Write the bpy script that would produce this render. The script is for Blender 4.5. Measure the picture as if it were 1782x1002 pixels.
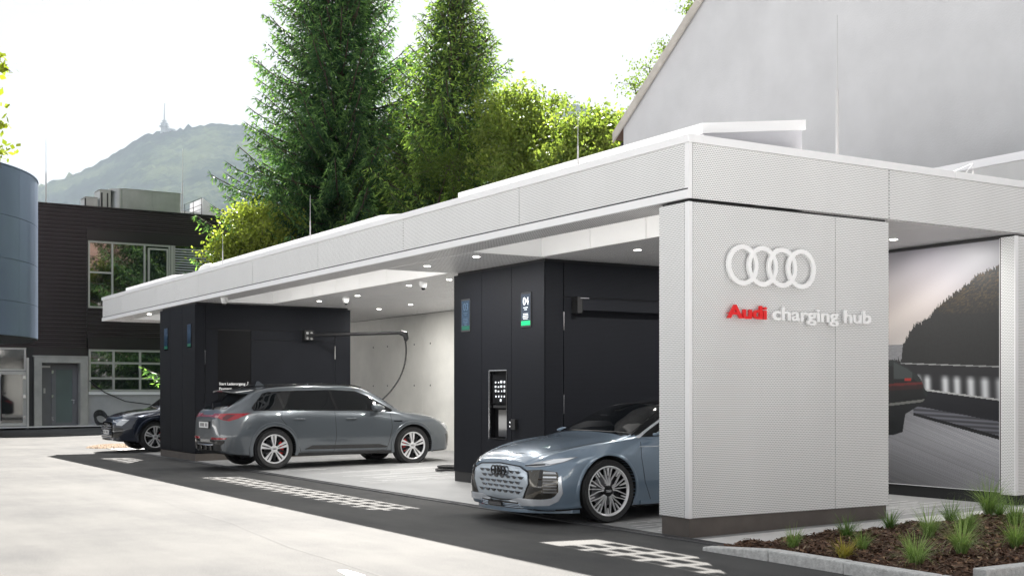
import bpy, bmesh, math, random
import numpy as np
from mathutils import Vector, Matrix
from mathutils.bvhtree import BVHTree
random.seed(7); rng = np.random.default_rng(7)
for o in list(bpy.data.objects): bpy.data.objects.remove(o)
sc = bpy.context.scene; COL = sc.collection
R = math.radians
# ------------------------------------------------------------------ camera, sky, sun, exposure
F, YH, CH = 2134.0, 684.0, 1.5                       # focal length in photo pixels, horizon row, eye height
CX, CY = -8.1706, -9.8284
cam_d = bpy.data.cameras.new('camera'); cam = bpy.data.objects.new('camera', cam_d); COL.objects.link(cam)
cam.location = (CX, CY, CH); cam.rotation_euler = (R(90), 0, -math.atan2(1309, 2134))
cam_d.sensor_width = 36; cam_d.lens = 36 * F / 1782; cam_d.shift_y = (YH - 501) / 1782
cam_d.clip_start = .1; cam_d.clip_end = 25000
sc.camera = cam
SUN_DIR = Vector((.554, 1.08, 1.0)).normalized()      # towards the sun
elev = math.asin(SUN_DIR.z); azi = math.atan2(SUN_DIR.x, SUN_DIR.y)
w = bpy.data.worlds.new('World'); sc.world = w; w.use_nodes = True
nt = w.node_tree; bg = nt.nodes['Background']
sky = nt.nodes.new('ShaderNodeTexSky'); sky.sky_type = 'NISHITA'; sky.sun_disc = False
sky.sun_elevation = elev; sky.sun_rotation = azi; sky.dust_density = 3.0; sky.air_density = 1.0; sky.ozone_density = 1.0; sky.altitude = 400
hsv = nt.nodes.new('ShaderNodeHueSaturation'); hsv.inputs['Saturation'].default_value = .18
gm = nt.nodes.new('ShaderNodeGamma'); gm.inputs[1].default_value = .2      # thick summer haze evens the sky out
nt.links.new(sky.outputs[0], hsv.inputs['Color']); nt.links.new(hsv.outputs[0], gm.inputs[0]); nt.links.new(gm.outputs[0], bg.inputs[0]); bg.inputs[1].default_value = .105
sd = bpy.data.lights.new('sun', 'SUN'); sd.energy = 5.0; sd.angle = R(.53); sd.color = (1, .955, .89)
sun = bpy.data.objects.new('sun', sd); COL.objects.link(sun); sun.rotation_euler = SUN_DIR.to_track_quat('Z', 'Y').to_euler(); sun.location = (20, 40, 60)
sc.view_settings.view_transform = 'Standard'; sc.view_settings.look = 'None'; sc.view_settings.gamma = 1
sc.view_settings.use_curve_mapping = False; sc.view_settings.exposure = 2.38
sc.render.engine = 'CYCLES'
sc.cycles.max_bounces = 7; sc.cycles.transparent_max_bounces = 16; sc.cycles.volume_bounces = 1

# ------------------------------------------------------------------ materials
M = {}
class NT:
    def __init__(s, name):
        s.m = bpy.data.materials.new(name); s.m.use_nodes = True; s.t = s.m.node_tree
        s.b = s.t.nodes['Principled BSDF']; M[name] = s.m
    def n(s, typ, **kw):
        n = s.t.nodes.new(typ)
        for k, v in kw.items():
            if k in n.inputs: n.inputs[k].default_value = v
            else: setattr(n, k, v)
        return n
    def l(s, a, b): s.t.links.new(a, b)
def ramp(nt_, fac, stops):
    r = nt_.n('ShaderNodeValToRGB'); e = r.color_ramp.elements
    e[0].position, e[0].color = stops[0][0], (*stops[0][1], 1)
    e[1].position, e[1].color = stops[-1][0], (*stops[-1][1], 1)
    for p, c in stops[1:-1]: x = e.new(p); x.color = (*c, 1)
    nt_.l(fac, r.inputs[0]); return r.outputs[0]
def mat(name, col, rough=.5, metal=0, var=0, scale=3.0, bump=0, bscale=60, coat=0, spec=None, ior=None, detail=5, stretch=None, emit=None, estr=0):
    N = NT(name); b = N.b
    b.inputs['Base Color'].default_value = (*col, 1); b.inputs['Roughness'].default_value = rough
    b.inputs['Metallic'].default_value = metal
    if coat: b.inputs['Coat Weight'].default_value = coat; b.inputs['Coat Roughness'].default_value = .03
    if ior: b.inputs['IOR'].default_value = ior
    if emit: b.inputs['Emission Color'].default_value = (*emit, 1); b.inputs['Emission Strength'].default_value = estr
    tc = N.n('ShaderNodeTexCoord'); src = tc.outputs['Object']
    if stretch:
        mp = N.n('ShaderNodeMapping'); mp.inputs['Scale'].default_value = stretch; N.l(src, mp.inputs[0]); src = mp.outputs[0]
    if var:
        no = N.n('ShaderNodeTexNoise', Scale=scale, Detail=detail, Roughness=.6); N.l(src, no.inputs['Vector'])
        lo = tuple(c * (1 - var) for c in col); hi = tuple(min(1, c * (1 + var)) for c in col)
        N.l(ramp(N, no.outputs[0], [(.3, lo), (.7, hi)]), b.inputs['Base Color'])
    if bump:
        nb = N.n('ShaderNodeTexNoise', Scale=bscale, Detail=4.0); N.l(src, nb.inputs['Vector'])
        bu = N.n('ShaderNodeBump', Strength=bump, Distance=.02); N.l(nb.outputs[0], bu.inputs['Height']); N.l(bu.outputs[0], b.inputs['Normal'])
    return M[name]
def perforated(name, sheet, hole, pitch=.02, rad=.27, rough=.4, metal=0):
    N = NT(name); b = N.b; b.inputs['Roughness'].default_value = rough; b.inputs['Metallic'].default_value = metal; b.inputs['Specular IOR Level'].default_value = .3
    uv = N.n('ShaderNodeUVMap'); sc_ = N.n('ShaderNodeVectorMath', operation='SCALE'); sc_.inputs['Scale'].default_value = 1 / pitch; N.l(uv.outputs[0], sc_.inputs[0])
    ds = []
    for off in ((0, 0, 0), (.5, .866, 0)):
        a = N.n('ShaderNodeVectorMath', operation='ADD'); a.inputs[1].default_value = off; N.l(sc_.outputs[0], a.inputs[0])
        m = N.n('ShaderNodeVectorMath', operation='WRAP'); m.inputs[1].default_value = (.5, .866, 1); m.inputs[2].default_value = (-.5, -.866, -1); N.l(a.outputs[0], m.inputs[0])
        le = N.n('ShaderNodeVectorMath', operation='LENGTH'); N.l(m.outputs[0], le.inputs[0]); ds.append(le.outputs['Value'])
    mn = N.n('ShaderNodeMath', operation='MINIMUM'); N.l(ds[0], mn.inputs[0]); N.l(ds[1], mn.inputs[1])
    oi = N.n('ShaderNodeObjectInfo'); tc = N.n('ShaderNodeTexCoord'); no = N.n('ShaderNodeTexNoise', Scale=.9, Detail=5.0, Roughness=.6); mp = N.n('ShaderNodeMapping'); mp.inputs['Scale'].default_value = (2.2, 2.2, .35); N.l(tc.outputs['Object'], mp.inputs[0]); N.l(mp.outputs[0], no.inputs['Vector'])
    va = N.n('ShaderNodeMath', operation='MULTIPLY_ADD'); va.inputs[1].default_value = .05; va.inputs[2].default_value = .89; N.l(oi.outputs['Random'], va.inputs[0])
    vb = N.n('ShaderNodeMath', operation='MULTIPLY_ADD'); vb.inputs[1].default_value = .12; N.l(no.outputs[0], vb.inputs[0]); N.l(va.outputs[0], vb.inputs[2])
    mu = N.n('ShaderNodeVectorMath', operation='SCALE'); N.l(ramp(N, mn.outputs[0], [(rad - .03, hole), (rad + .03, sheet)]), mu.inputs[0]); N.l(vb.outputs[0], mu.inputs['Scale']); N.l(mu.outputs[0], b.inputs['Base Color'])
    bu = N.n('ShaderNodeBump', Strength=.4, Distance=.004)
    cl = N.n('ShaderNodeMath', operation='MINIMUM'); cl.inputs[1].default_value = rad + .05; N.l(mn.outputs[0], cl.inputs[0]); N.l(cl.outputs[0], bu.inputs['Height']); N.l(bu.outputs[0], b.inputs['Normal'])
    return M[name]
perforated('perf_white', (.87, .87, .865), (.13, .13, .135), .0225, .25)
perforated('perf_soffit', (.88, .88, .88), (.12, .08, .085), .024, .28)
perforated('perf_black', (.0145, .016, .021), (.004, .004, .005), .022, .30, .62, .0)
M['perf_black'].node_tree.nodes['Principled BSDF'].inputs['Specular IOR Level'].default_value = .12
mat('white_metal', (.86, .86, .87), .32, 0, .02, 1.5)
mat('white_paint', (.85, .85, .86), .35)
mat('inner_panel', (.84, .84, .84), .4, 0, .03, 1)
mat('plinth', (.115, .10, .09), .7, 0, .15, 4, .15, 80)
mat('black_satin', (.006, .006, .007), .5)
M['black_satin'].node_tree.nodes['Principled BSDF'].inputs['Specular IOR Level'].default_value = .1
mat('black_gap', (.012, .012, .013), .7)
mat('black_gloss', (.006, .006, .007), .06, 0, coat=.5)
mat('black_matte', (.012, .012, .013), .5)
mat('rubber_black', (.022, .022, .023), .6, 0, .2, 8)
mat('concrete_wall', (.74, .73, .69), .75, 0, .10, .8, .25, 30)
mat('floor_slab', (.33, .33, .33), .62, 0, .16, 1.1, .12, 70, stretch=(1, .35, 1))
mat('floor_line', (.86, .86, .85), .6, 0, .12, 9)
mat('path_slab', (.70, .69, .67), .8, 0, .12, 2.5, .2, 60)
mat('kerb_stone', (.64, .64, .63), .85, 0, .22, 22, .6, 70)
mat('render_wall', (.51, .515, .525), .9, 0, .06, .9, .25, 26)
mat('annex_wall', (.62, .62, .61), .8, 0, .05, 1.5, .1, 40)
mat('verge_trim', (.45, .42, .38), .7, 0, .15, 3)
mat('roof_tile', (.16, .10, .08), .8, 0, .2, 3)
mat('roof_membrane', (.50, .50, .53), .75, 0, .10, .9, .1, 20)
mat('cladding_dark', (.026, .018, .021), .36, .2, .12, 2, stretch=(1, 1, .3))
mat('cladding_smooth', (.030, .026, .028), .28, .3)
mat('drum_metal', (.20, .26, .38), .38, .45, .08, .5, stretch=(1, 1, .5))
mat('drum_metal_light', (.18, .225, .29), .40, .45, .08, .5)
mat('silver_frame', (.52, .52, .51), .35, .5)
mat('grey_door', (.17, .17, .18), .5, 0, .05, 3)
mat('portal_concrete', (.40, .39, .365), .8, 0, .14, 2.5, .3, 40)
mat('pale_plaster', (.44, .44, .45), .85, 0, .08, 1.5, .2, 40)
mat('blind_slat', (.60, .63, .66), .3, .4)
mat('galvanised', (.44, .45, .45), .38, .7, .18, 1.2)
mat('rod_metal', (.55, .55, .55), .4, .5)
mat('asphalt_patch', (.05, .05, .05), .8)
mat('road_paint', (.82, .82, .80), .6, 0, .12, 20)
mat('drain_metal', (.13, .13, .135), .55, .4, .3, 30, .3, 60)
mat('tyre', (.020, .020, .021), .62, 0, .25, 25, .15, 90)
mat('rim_silver', (.80, .80, .81), .28, .35)
mat('rim_dark', (.012, .012, .014), .3, .4)
mat('brake_disc', (.22, .22, .23), .35, .9)
mat('caliper_red', (.55, .02, .02), .35, coat=.6)
mat('chrome', (.72, .73, .75), .12, 1)
mat('seam', (.008, .008, .009), .7)
mat('tint_glass', (.004, .005, .006), .03, 0)
mat('screen_glass', (.014, .020, .032), .15, 0, emit=(.03, .05, .08), estr=.12)
mat('screen_dim', (.012, .03, .055), .15, 0, emit=(.02, .04, .07), estr=.08)
mat('screen_green', (.0, .30, .10), .3, emit=(.0, .45, .16), estr=.18)
mat('screen_green_dim', (.0, .06, .04), .3, emit=(.0, .15, .08), estr=.06)
mat('screen_text', (.8, .85, .9), .4, emit=(.8, .85, .9), estr=.15)
mat('screen_text_dim', (.05, .08, .12), .4, emit=(.05, .10, .16), estr=.1)
mat('sign_white', (.95, .95, .95), .35)
mat('sign_red', (.85, .012, .015), .35)
mat('lamp_emit', (1, 1, 1), .4, emit=(1, .97, .9), estr=5)
mat('plate', (.80, .80, .80), .4)
mat('plate_mark', (.03, .03, .04), .5)
mat('lamp_red', (.22, .004, .012), .10, coat=1, emit=(.9, .02, .04), estr=.02)
mat('lamp_deep', (.09, .004, .012), .10, coat=1)
mat('lamp_clear', (.55, .57, .60), .12, .6, coat=1)
mat('lamp_led', (.9, .92, .95), .15, .2, coat=1)
mat('intake_bronze', (.10, .095, .085), .10, .9, coat=.5)
mat('grille_chrome', (.42, .48, .55), .16, .7)
mat('bright_blade', (.80, .84, .90), .16, .6)
mat('bark', (.07, .05, .035), .9, 0, .3, 8, .6, 20)
mat('glass_dark', (.008, .011, .012), .03, 0, ior=2.9)
mat('interior_dark', (.012, .012, .012), .8)
mat('red_plaster', (.42, .10, .07), .85, 0, .1, 2)
mat('house_white', (.75, .74, .70), .85, 0, .05, 2)
mat('mulch_soil', (.085, .045, .026), .95, 0, .5, 18, .8, 50)
mat('cable', (.012, .012, .012), .45)
mat('camera_white', (.8, .8, .8), .3)
mat('mast_grey', (.35, .36, .38), .7)
mat('hatch_dark', (.02, .02, .02), .6)
def car_paint(name, col, flake=.35, rough=.28):
    N = NT(name); b = N.b
    b.inputs['Base Color'].default_value = (*col, 1); b.inputs['Metallic'].default_value = flake; b.inputs['Roughness'].default_value = rough
    b.inputs['Coat Weight'].default_value = 1; b.inputs['Coat Roughness'].default_value = .015; b.inputs['Coat IOR'].default_value = 1.6
    tc = N.n('ShaderNodeTexCoord'); no = N.n('ShaderNodeTexNoise', Scale=900.0, Detail=1.0); N.l(tc.outputs['Object'], no.inputs['Vector'])
    N.l(ramp(N, no.outputs[0], [(.3, tuple(c * .85 for c in col)), (.7, tuple(c * 1.15 for c in col))]), b.inputs['Base Color'])
car_paint('paint_grey', (.105, .12, .135)); car_paint('paint_blue_grey', (.17, .235, .31)); car_paint('paint_navy', (.010, .016, .034), .3, .2)
# asphalt: fine aggregate, broad worn patches
def asphalt(name, dark, light):
    N = NT(name); b = N.b; b.inputs['Roughness'].default_value = .72; b.inputs['Specular IOR Level'].default_value = .03
    tc = N.n('ShaderNodeTexCoord')
    n1 = N.n('ShaderNodeTexNoise', Scale=.35, Detail=6.0, Roughness=.6); n2 = N.n('ShaderNodeTexNoise', Scale=95.0, Detail=3.0)
    n3 = N.n('ShaderNodeTexNoise', Scale=1.1, Detail=7.0, Roughness=.7)
    mp = N.n('ShaderNodeMapping'); mp.inputs['Scale'].default_value = (1, .3, 1); N.l(tc.outputs['Object'], mp.inputs[0]); N.l(mp.outputs[0], n3.inputs['Vector'])
    for n in (n1, n2): N.l(tc.outputs['Object'], n.inputs['Vector'])
    m1 = N.n('ShaderNodeMath', operation='MULTIPLY_ADD'); m1.inputs[1].default_value = .5; N.l(n2.outputs[0], m1.inputs[0])
    m2 = N.n('ShaderNodeMath', operation='MULTIPLY'); m2.inputs[1].default_value = .28; N.l(n1.outputs[0], m2.inputs[0])
    m3 = N.n('ShaderNodeMath', operation='MULTIPLY_ADD'); m3.inputs[1].default_value = .25; N.l(n3.outputs[0], m3.inputs[0]); N.l(m2.outputs[0], m3.inputs[2]); N.l(m3.outputs[0], m1.inputs[2])
    N.l(ramp(N, m1.outputs[0], [(.40, dark), (.60, light)]), b.inputs['Base Color'])
    bu = N.n('ShaderNodeBump', Strength=.35, Distance=.006); N.l(n2.outputs[0], bu.inputs['Height']); N.l(bu.outputs[0], b.inputs['Normal'])
asphalt('asphalt', (.054, .055, .058), (.128, .126, .122))
def leaf_mat(name, trans=.45, rough=.5):
    N = NT(name); b = N.b; b.inputs['Roughness'].default_value = rough; b.inputs['Specular IOR Level'].default_value = .15
    at = N.n('ShaderNodeAttribute', attribute_name='tint'); N.l(at.outputs['Color'], b.inputs['Base Color'])
    tr = N.n('ShaderNodeBsdfTranslucent')
    mul = N.n('ShaderNodeMix', data_type='RGBA', blend_type='MULTIPLY'); mul.inputs[0].default_value = 1; N.l(at.outputs['Color'], mul.inputs[6]); mul.inputs[7].default_value = (1.3, 1.4, .75, 1); N.l(mul.outputs[2], tr.inputs[0])
    mx = N.n('ShaderNodeMixShader'); mx.inputs[0].default_value = trans
    out = N.t.nodes['Material Output']; N.l(b.outputs[0], mx.inputs[1]); N.l(tr.outputs[0], mx.inputs[2]); N.l(mx.outputs[0], out.inputs[0])
leaf_mat('needles', .42, .5); leaf_mat('leaves', .5, .4); leaf_mat('grass_blades', .4, .4)
N = NT('print_colour'); at = N.n('ShaderNodeAttribute', attribute_name='tint'); N.l(at.outputs['Color'], N.b.inputs['Base Color']); N.b.inputs['Roughness'].default_value = .45
N = NT('chips'); at = N.n('ShaderNodeAttribute', attribute_name='tint'); N.l(at.outputs['Color'], N.b.inputs['Base Color']); N.b.inputs['Roughness'].default_value = .9
N = NT('forest_hill'); N.b.inputs['Roughness'].default_value = 1; N.b.inputs['Specular IOR Level'].default_value = 0
tc = N.n('ShaderNodeTexCoord'); n1 = N.n('ShaderNodeTexNoise', Scale=.009, Detail=8.0, Roughness=.75); n2 = N.n('ShaderNodeTexNoise', Scale=.0018, Detail=4.0)
for n in (n1, n2): N.l(tc.outputs['Object'], n.inputs['Vector'])
ad = N.n('ShaderNodeMath', operation='ADD'); N.l(n1.outputs[0], ad.inputs[0]); N.l(n2.outputs[0], ad.inputs[1]); hf = N.n('ShaderNodeMath', operation='MULTIPLY'); hf.inputs[1].default_value = .5; N.l(ad.outputs[0], hf.inputs[0])
N.l(ramp(N, hf.outputs[0], [(.40, (.001, .004, .004)), (.5, (.012, .022, .012)), (.60, (.06, .075, .035))]), N.b.inputs['Base Color'])

# ------------------------------------------------------------------ builders
def link(name, me, m=None, parent=None):
    o = bpy.data.objects.new(name, me); COL.objects.link(o)
    if m is not None and not me.materials: me.materials.append(M[m] if isinstance(m, str) else m)
    if parent is not None: o.parent = parent
    return o
def tag(o, label=None, cat=None, group=None, kind=None):
    if label: o['label'] = label
    if cat: o['category'] = cat
    if group: o['group'] = group
    if kind: o['kind'] = kind
    return o
def thing(name, label, cat, loc=(0, 0, 0), rz=0, group=None, s=1):
    o = bpy.data.objects.new(name, None); COL.objects.link(o); o.location = loc; o.rotation_euler = (0, 0, rz); o.scale = (s, s, s); o.empty_display_size = .2
    return tag(o, label, cat, group)
def org(parent):                                       # world origin of the (unrotated) thing a part belongs to
    v = Vector((0, 0, 0)); p = parent
    while p is not None: v += p.location; p = p.parent
    return v
def dup(o, parent=None, loc=None, mats=None):
    c = o.copy(); COL.objects.link(c); c.parent = parent
    if loc is not None: c.location = loc
    for ch in list(o.children): dup(ch, c)
    return c
class MB:
    def __init__(s): s.v = []; s.f = []; s.smooth = False
    def add(s, v, f): n = len(s.v); s.v += [tuple(p) for p in v]; s.f += [tuple(i + n for i in q) for q in f]; return s
    def box(s, x0, x1, y0, y1, z0, z1):
        x0, x1 = sorted((x0, x1)); y0, y1 = sorted((y0, y1)); z0, z1 = sorted((z0, z1))
        return s.add([(x0, y0, z0), (x1, y0, z0), (x1, y1, z0), (x0, y1, z0), (x0, y0, z1), (x1, y0, z1), (x1, y1, z1), (x0, y1, z1)],
                     [(0, 3, 2, 1), (4, 5, 6, 7), (0, 1, 5, 4), (1, 2, 6, 5), (2, 3, 7, 6), (3, 0, 4, 7)])
    def prism(s, poly, axis, a, b):                    # poly in the two other axes, extruded from a to b
        def P(p, d): return {'x': (d, p[0], p[1]), 'y': (p[0], d, p[1]), 'z': (p[0], p[1], d)}[axis]
        n = len(poly); v = [P(p, a) for p in poly] + [P(p, b) for p in poly]
        ar = sum(poly[i][0] * poly[(i + 1) % n][1] - poly[(i + 1) % n][0] * poly[i][1] for i in range(n))
        flip = (ar > 0) ^ (axis == 'y') ^ (b < a)
        f = [tuple(range(n))[::-1], tuple(range(n, 2 * n))] + [(i, (i + 1) % n, n + (i + 1) % n, n + i) for i in range(n)]
        if not flip: f = [q[::-1] for q in f]
        return s.add(v, f)
    def tube(s, pts, r, n=10, cap=True):
        pts = [Vector(p) for p in pts]; rs = r if isinstance(r, (list, tuple)) else [r] * len(pts); base = len(s.v); up = None
        for i, p in enumerate(pts):
            d = (pts[min(i + 1, len(pts) - 1)] - pts[max(i - 1, 0)]).normalized()
            if up is None: up = Vector((0, 0, 1)) if abs(d.z) < .9 else Vector((1, 0, 0))
            a = d.cross(up).normalized(); up = a.cross(d).normalized()
            for k in range(n):
                t = 2 * math.pi * k / n; s.v.append(tuple(p + (a * math.cos(t) + up * math.sin(t)) * rs[i]))
        for i in range(len(pts) - 1):
            for k in range(n):
                a0 = base + i * n + k; a1 = base + i * n + (k + 1) % n; s.f.append((a0, a1, a1 + n, a0 + n))
        if cap: s.f.append(tuple(base + k for k in range(n))[::-1]); s.f.append(tuple(base + (len(pts) - 1) * n + k for k in range(n)))
        return s
    def lathe(s, prof, n=32, axis='z', c=(0, 0, 0)):   # prof: (radius, height)
        base = len(s.v)
        for r, h in prof:
            for k in range(n):
                t = 2 * math.pi * k / n; a, b = r * math.cos(t), r * math.sin(t)
                p = {'z': (a, b, h), 'y': (a, h, b), 'x': (h, a, b)}[axis]; s.v.append((p[0] + c[0], p[1] + c[1], p[2] + c[2]))
        for i in range(len(prof) - 1):
            for k in range(n):
                a0 = base + i * n + k; a1 = base + i * n + (k + 1) % n; s.f.append((a0, a1, a1 + n, a0 + n))
        return s
    def build(s, name, m, parent=None, smooth=None, kind=None, local=False, bevel=0):
        o_ = Vector((0, 0, 0)) if (local or parent is None) else org(parent)
        v = [(p[0] - o_.x, p[1] - o_.y, p[2] - o_.z) for p in s.v] if o_.length > 0 else s.v
        me = bpy.data.meshes.new(name); me.from_pydata(v, [], s.f); me.validate()
        if smooth or bevel:
            bm = bmesh.new(); bm.from_mesh(me); bmesh.ops.remove_doubles(bm, verts=bm.verts, dist=1e-5); bmesh.ops.recalc_face_normals(bm, faces=bm.faces)
            if bevel: bmesh.ops.bevel(bm, geom=list(bm.edges), offset=bevel, segments=2, affect='EDGES', profile=.5, clamp_overlap=True)
            bm.to_mesh(me); bm.free()
        if smooth: shade(me, smooth if not isinstance(smooth, bool) else 40)
        uvbox(me)
        o = link(name, me, m, parent)
        if kind: o['kind'] = kind
        return o
def shade(me, ang=40):
    me.polygons.foreach_set('use_smooth', [True] * len(me.polygons)); me.set_sharp_from_angle(angle=R(ang))
def uvbox(me):
    if len(me.polygons) > 60000: return
    uv = me.uv_layers.new(name='UVMap'); V = me.vertices; D = uv.data
    for p in me.polygons:
        n = p.normal; a = (abs(n.x), abs(n.y), abs(n.z)); k = a.index(max(a))
        i, j = ((1, 2), (0, 2), (0, 1))[k]
        for li in p.loop_indices:
            c = V[me.loops[li].vertex_index].co; D[li].uv = (c[i], c[j])
def quads_mesh(name, V, tint, m, parent=None, k=4, kind=None, local=False):   # V (n,k,3) array of polygons, tint (n,3)
    if parent is not None and not local: V = V - np.array(org(parent))
    n = len(V); me = bpy.data.meshes.new(name)
    me.vertices.add(n * k); me.vertices.foreach_set('co', V.reshape(-1).astype(np.float32))
    me.loops.add(n * k); me.loops.foreach_set('vertex_index', np.arange(n * k, dtype=np.int32))
    me.polygons.add(n); me.polygons.foreach_set('loop_start', np.arange(0, n * k, k, dtype=np.int32))
    me.update(); me.validate()
    if tint is not None:
        ca = me.color_attributes.new('tint', 'FLOAT_COLOR', 'POINT'); c = np.ones((n, k, 4), np.float32); c[:, :, :3] = tint[:, None, :]; ca.data.foreach_set('color', c.reshape(-1))
    o = link(name, me, m, parent)
    if kind: o['kind'] = kind
    return o
def text_obj(name, s, size, m, parent, mtx, extrude=.002, bold=0.0, spacing=1.0):
    cu = bpy.data.curves.new(name, 'FONT'); cu.body = s; cu.size = size; cu.extrude = extrude; cu.offset = bold; cu.space_character = spacing; cu.resolution_u = 4
    t = bpy.data.objects.new('t', cu); me = bpy.data.meshes.new_from_object(t); bpy.data.objects.remove(t)
    me.transform(mtx); me.name = name; me.materials.clear(); return link(name, me, m, parent)
def dims(s, size, bold=0.0, spacing=1.0):
    cu = bpy.data.curves.new('d', 'FONT'); cu.body = s; cu.size = size; cu.offset = bold; cu.space_character = spacing
    t = bpy.data.objects.new('t', cu); me = bpy.data.meshes.new_from_object(t); bpy.data.objects.remove(t)
    xs = [v.co.x for v in me.vertices]; ys = [v.co.y for v in me.vertices]; return min(xs), max(xs), min(ys), max(ys)
def facing_ny(x, y, z): return Matrix.Translation((x, y, z)) @ Matrix.Rotation(R(90), 4, 'X')                 # reads along +x, faces -y
def facing_nx(x, y, z): return Matrix.Translation((x, y, z)) @ Matrix.Rotation(R(-90), 4, 'Z') @ Matrix.Rotation(R(90), 4, 'X')   # reads along -y, faces -x
def px(s_, t_, z_):
    ax, ay = -.5228711, .8524117
    dx, dy = s_ - CX, t_ - CY; X = dx * ay + dy * ax; Y = dx * -ax + dy * ay
    return 891 + F * X / Y, YH - F * (z_ - CH) / Y
def gz(x): return 0.0 if x <= 0 else (.0165 * x if x < 12 else .198)

# ------------------------------------------------------------------ ground, slab, kerbs
mb = MB(); xs = [-9900, -60, -5, 0, 12, 60, 12000]; ys = [-3000, -40, 0, 40, 120, 12000]
for x in xs:
    for y in ys: mb.v.append((x, y, gz(x)))
for i in range(len(xs) - 1):
    for j in range(len(ys) - 1): a = i * len(ys) + j; mb.f.append((a, a + len(ys), a + len(ys) + 1, a + 1))
tag(mb.build('ground', 'asphalt'), kind='structure')
def sheet(name, poly, dz, m, kind='structure', parent=None):
    mb = MB(); mb.add([(x, y, gz(x) + dz) for x, y in poly], [tuple(range(len(poly)))]); o = mb.build(name, m, parent); 
    if kind: o['kind'] = kind
    return o
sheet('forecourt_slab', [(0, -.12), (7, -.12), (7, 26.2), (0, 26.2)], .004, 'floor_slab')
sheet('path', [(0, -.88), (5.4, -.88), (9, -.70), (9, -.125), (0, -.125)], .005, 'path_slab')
sheet('rear_path', [(-.05, 23.5), (0, 23.5), (0, 26.2), (-.05, 26.2)], .004, 'floor_slab')
# drainage channel along the slab edge, with a fine grating
mb = MB(); mb.add([(-.16, -.85, .003), (0, -.85, .003), (0, 26.2, .003), (-.16, 26.2, .003)], [(0, 1, 2, 3)]); dr = mb.build('drain_channel', 'drain_metal'); tag(dr, kind='structure')
mb = MB(); y = -.85
while y < 12: mb.box(-.145, -.015, y, y + .012, .004, .012); y += .035
mb.box(-.165, -.15, -.85, 26.2, .003, .014); mb.box(-.012, -.002, -.85, 26.2, .003, .014)
mb.build('grating', 'drain_metal', dr, kind='stuff')
mat('bounce_pale', (.585, .60, .62), .8, 0, .10, 1.2, .2, 40)
sheet('bounce_paving', [(-60, -40), (-9.6, -40), (-9.6, 60), (-60, 60)], .004, 'bounce_pale'); sheet('bounce_paving', [(-9.6, -40), (0, -40), (0, -4.6), (-9.6, -4.6)], .004, 'bounce_pale'); sheet('bounce_paving', [(0, -40), (12, -40), (12, -4.6), (0, -4.6)], .006, 'bounce_pale')  # added pale ground out of view, bounces sunlight onto the shaded facades
# painted hatching on the bay floor
def hatch(x0, x1, y0, y1, seed, step=.085):
    r = random.Random(seed); y = y0; mb = MB()
    while y < y1:
        a = x0 + r.random() * .35 * (x1 - x0); b = x1 - r.random() * .55 * (x1 - x0); wd = .018 + .014 * r.random()
        if r.random() < .82 and b > a + .3: mb.add([(a, y, gz(a) + .009), (b, y + .02, gz(b) + .009), (b, y + wd + .02, gz(b) + .009), (a, y + wd, gz(a) + .009)], [(0, 1, 2, 3)])
        y += step
    return mb
for i, (x0, x1, y0, y1) in enumerate([(.15, 3.0, 8.6, 9.9), (.6, 4.6, 10.3, 11.5), (.1, 1.9, 12.2, 12.9), (.1, 1.9, .1, 1.5), (3.2, 5.0, .15, 1.6), (.3, 3.0, 3.6, 5.2), (.2, 3.5, 14.9, 16.3)]):
    tag(hatch(x0, x1, y0, y1, i + 3).build('floor_marking', 'floor_line'), kind='structure')
mb = MB(); mb.add([(-4.2, -.20, .004), (-4.02, -.22, .004), (-4.08, -.95, .004), (-4.2, -.95, .004)], [(0, 1, 2, 3)])
mb = MB(); mb.add([(-4.06, -.52, .004), (-4.00, -.20, .004), (-3.92, -.24, .004), (-3.92, -.60, .004)], [(0, 1, 2, 3)]); tag(mb.build('road_marking', 'road_paint'), kind='structure')
# tar-sealed crack across the drive
mb = MB(); pts = [(-2.6 - .08 * k + .05 * math.sin(k * 1.7), 19 - 1.25 * k) for k in range(17)]
for i in range(len(pts) - 1):
    (a, b), (c, d) = pts[i], pts[i + 1]; ww = .004; mb.add([(a - ww, b, .003), (a + ww, b, .003), (c + ww, d, .003), (c - ww, d, .003)], [(0, 1, 2, 3)])
mat('crack', (.065, .064, .062), .8); tag(mb.build('pavement_crack', 'crack'), kind='structure')
# granite kerb of the planting bed
kb = thing('kerb', 'pale granite kerb edging the mulch bed beside the asphalt', 'kerb', (-.43, -2, 0)); kb['kind'] = 'structure'; del kb['category']
y = -.78; r = random.Random(2)
for ln in (.9, .9, .92, .9):
    h0 = .035 if y > -1 else .10; y1 = y - ln
    mb = MB(); j = r.uniform(-.006, .006)
    mb.add([(-.50 + j, y - .006, -.05), (-.37 + j, y - .006, -.05), (-.37 + j, y1 + .006, -.05), (-.50 + j, y1 + .006, -.05),
            (-.495 + j, y - .006, h0), (-.37 + j, y - .006, h0 + .004), (-.37 + j, y1 + .006, .105), (-.495 + j, y1 + .006, .10)],
           [(0, 3, 2, 1), (4, 5, 6, 7), (0, 1, 5, 4), (1, 2, 6, 5), (2, 3, 7, 6), (3, 0, 4, 7)])
    mb.build('kerb_stone', 'kerb_stone', kb, bevel=.012); y = y1
x = .12
for ln in (1.0, 1.0, 1.0, 1.0, 1.0, 1.0):
    MB().box(x + .006, x + ln - .006, -3.50, -3.37, -.05, gz(x) + .10).build('kerb_stone', 'kerb_stone', kb, bevel=.012); x += ln
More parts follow.
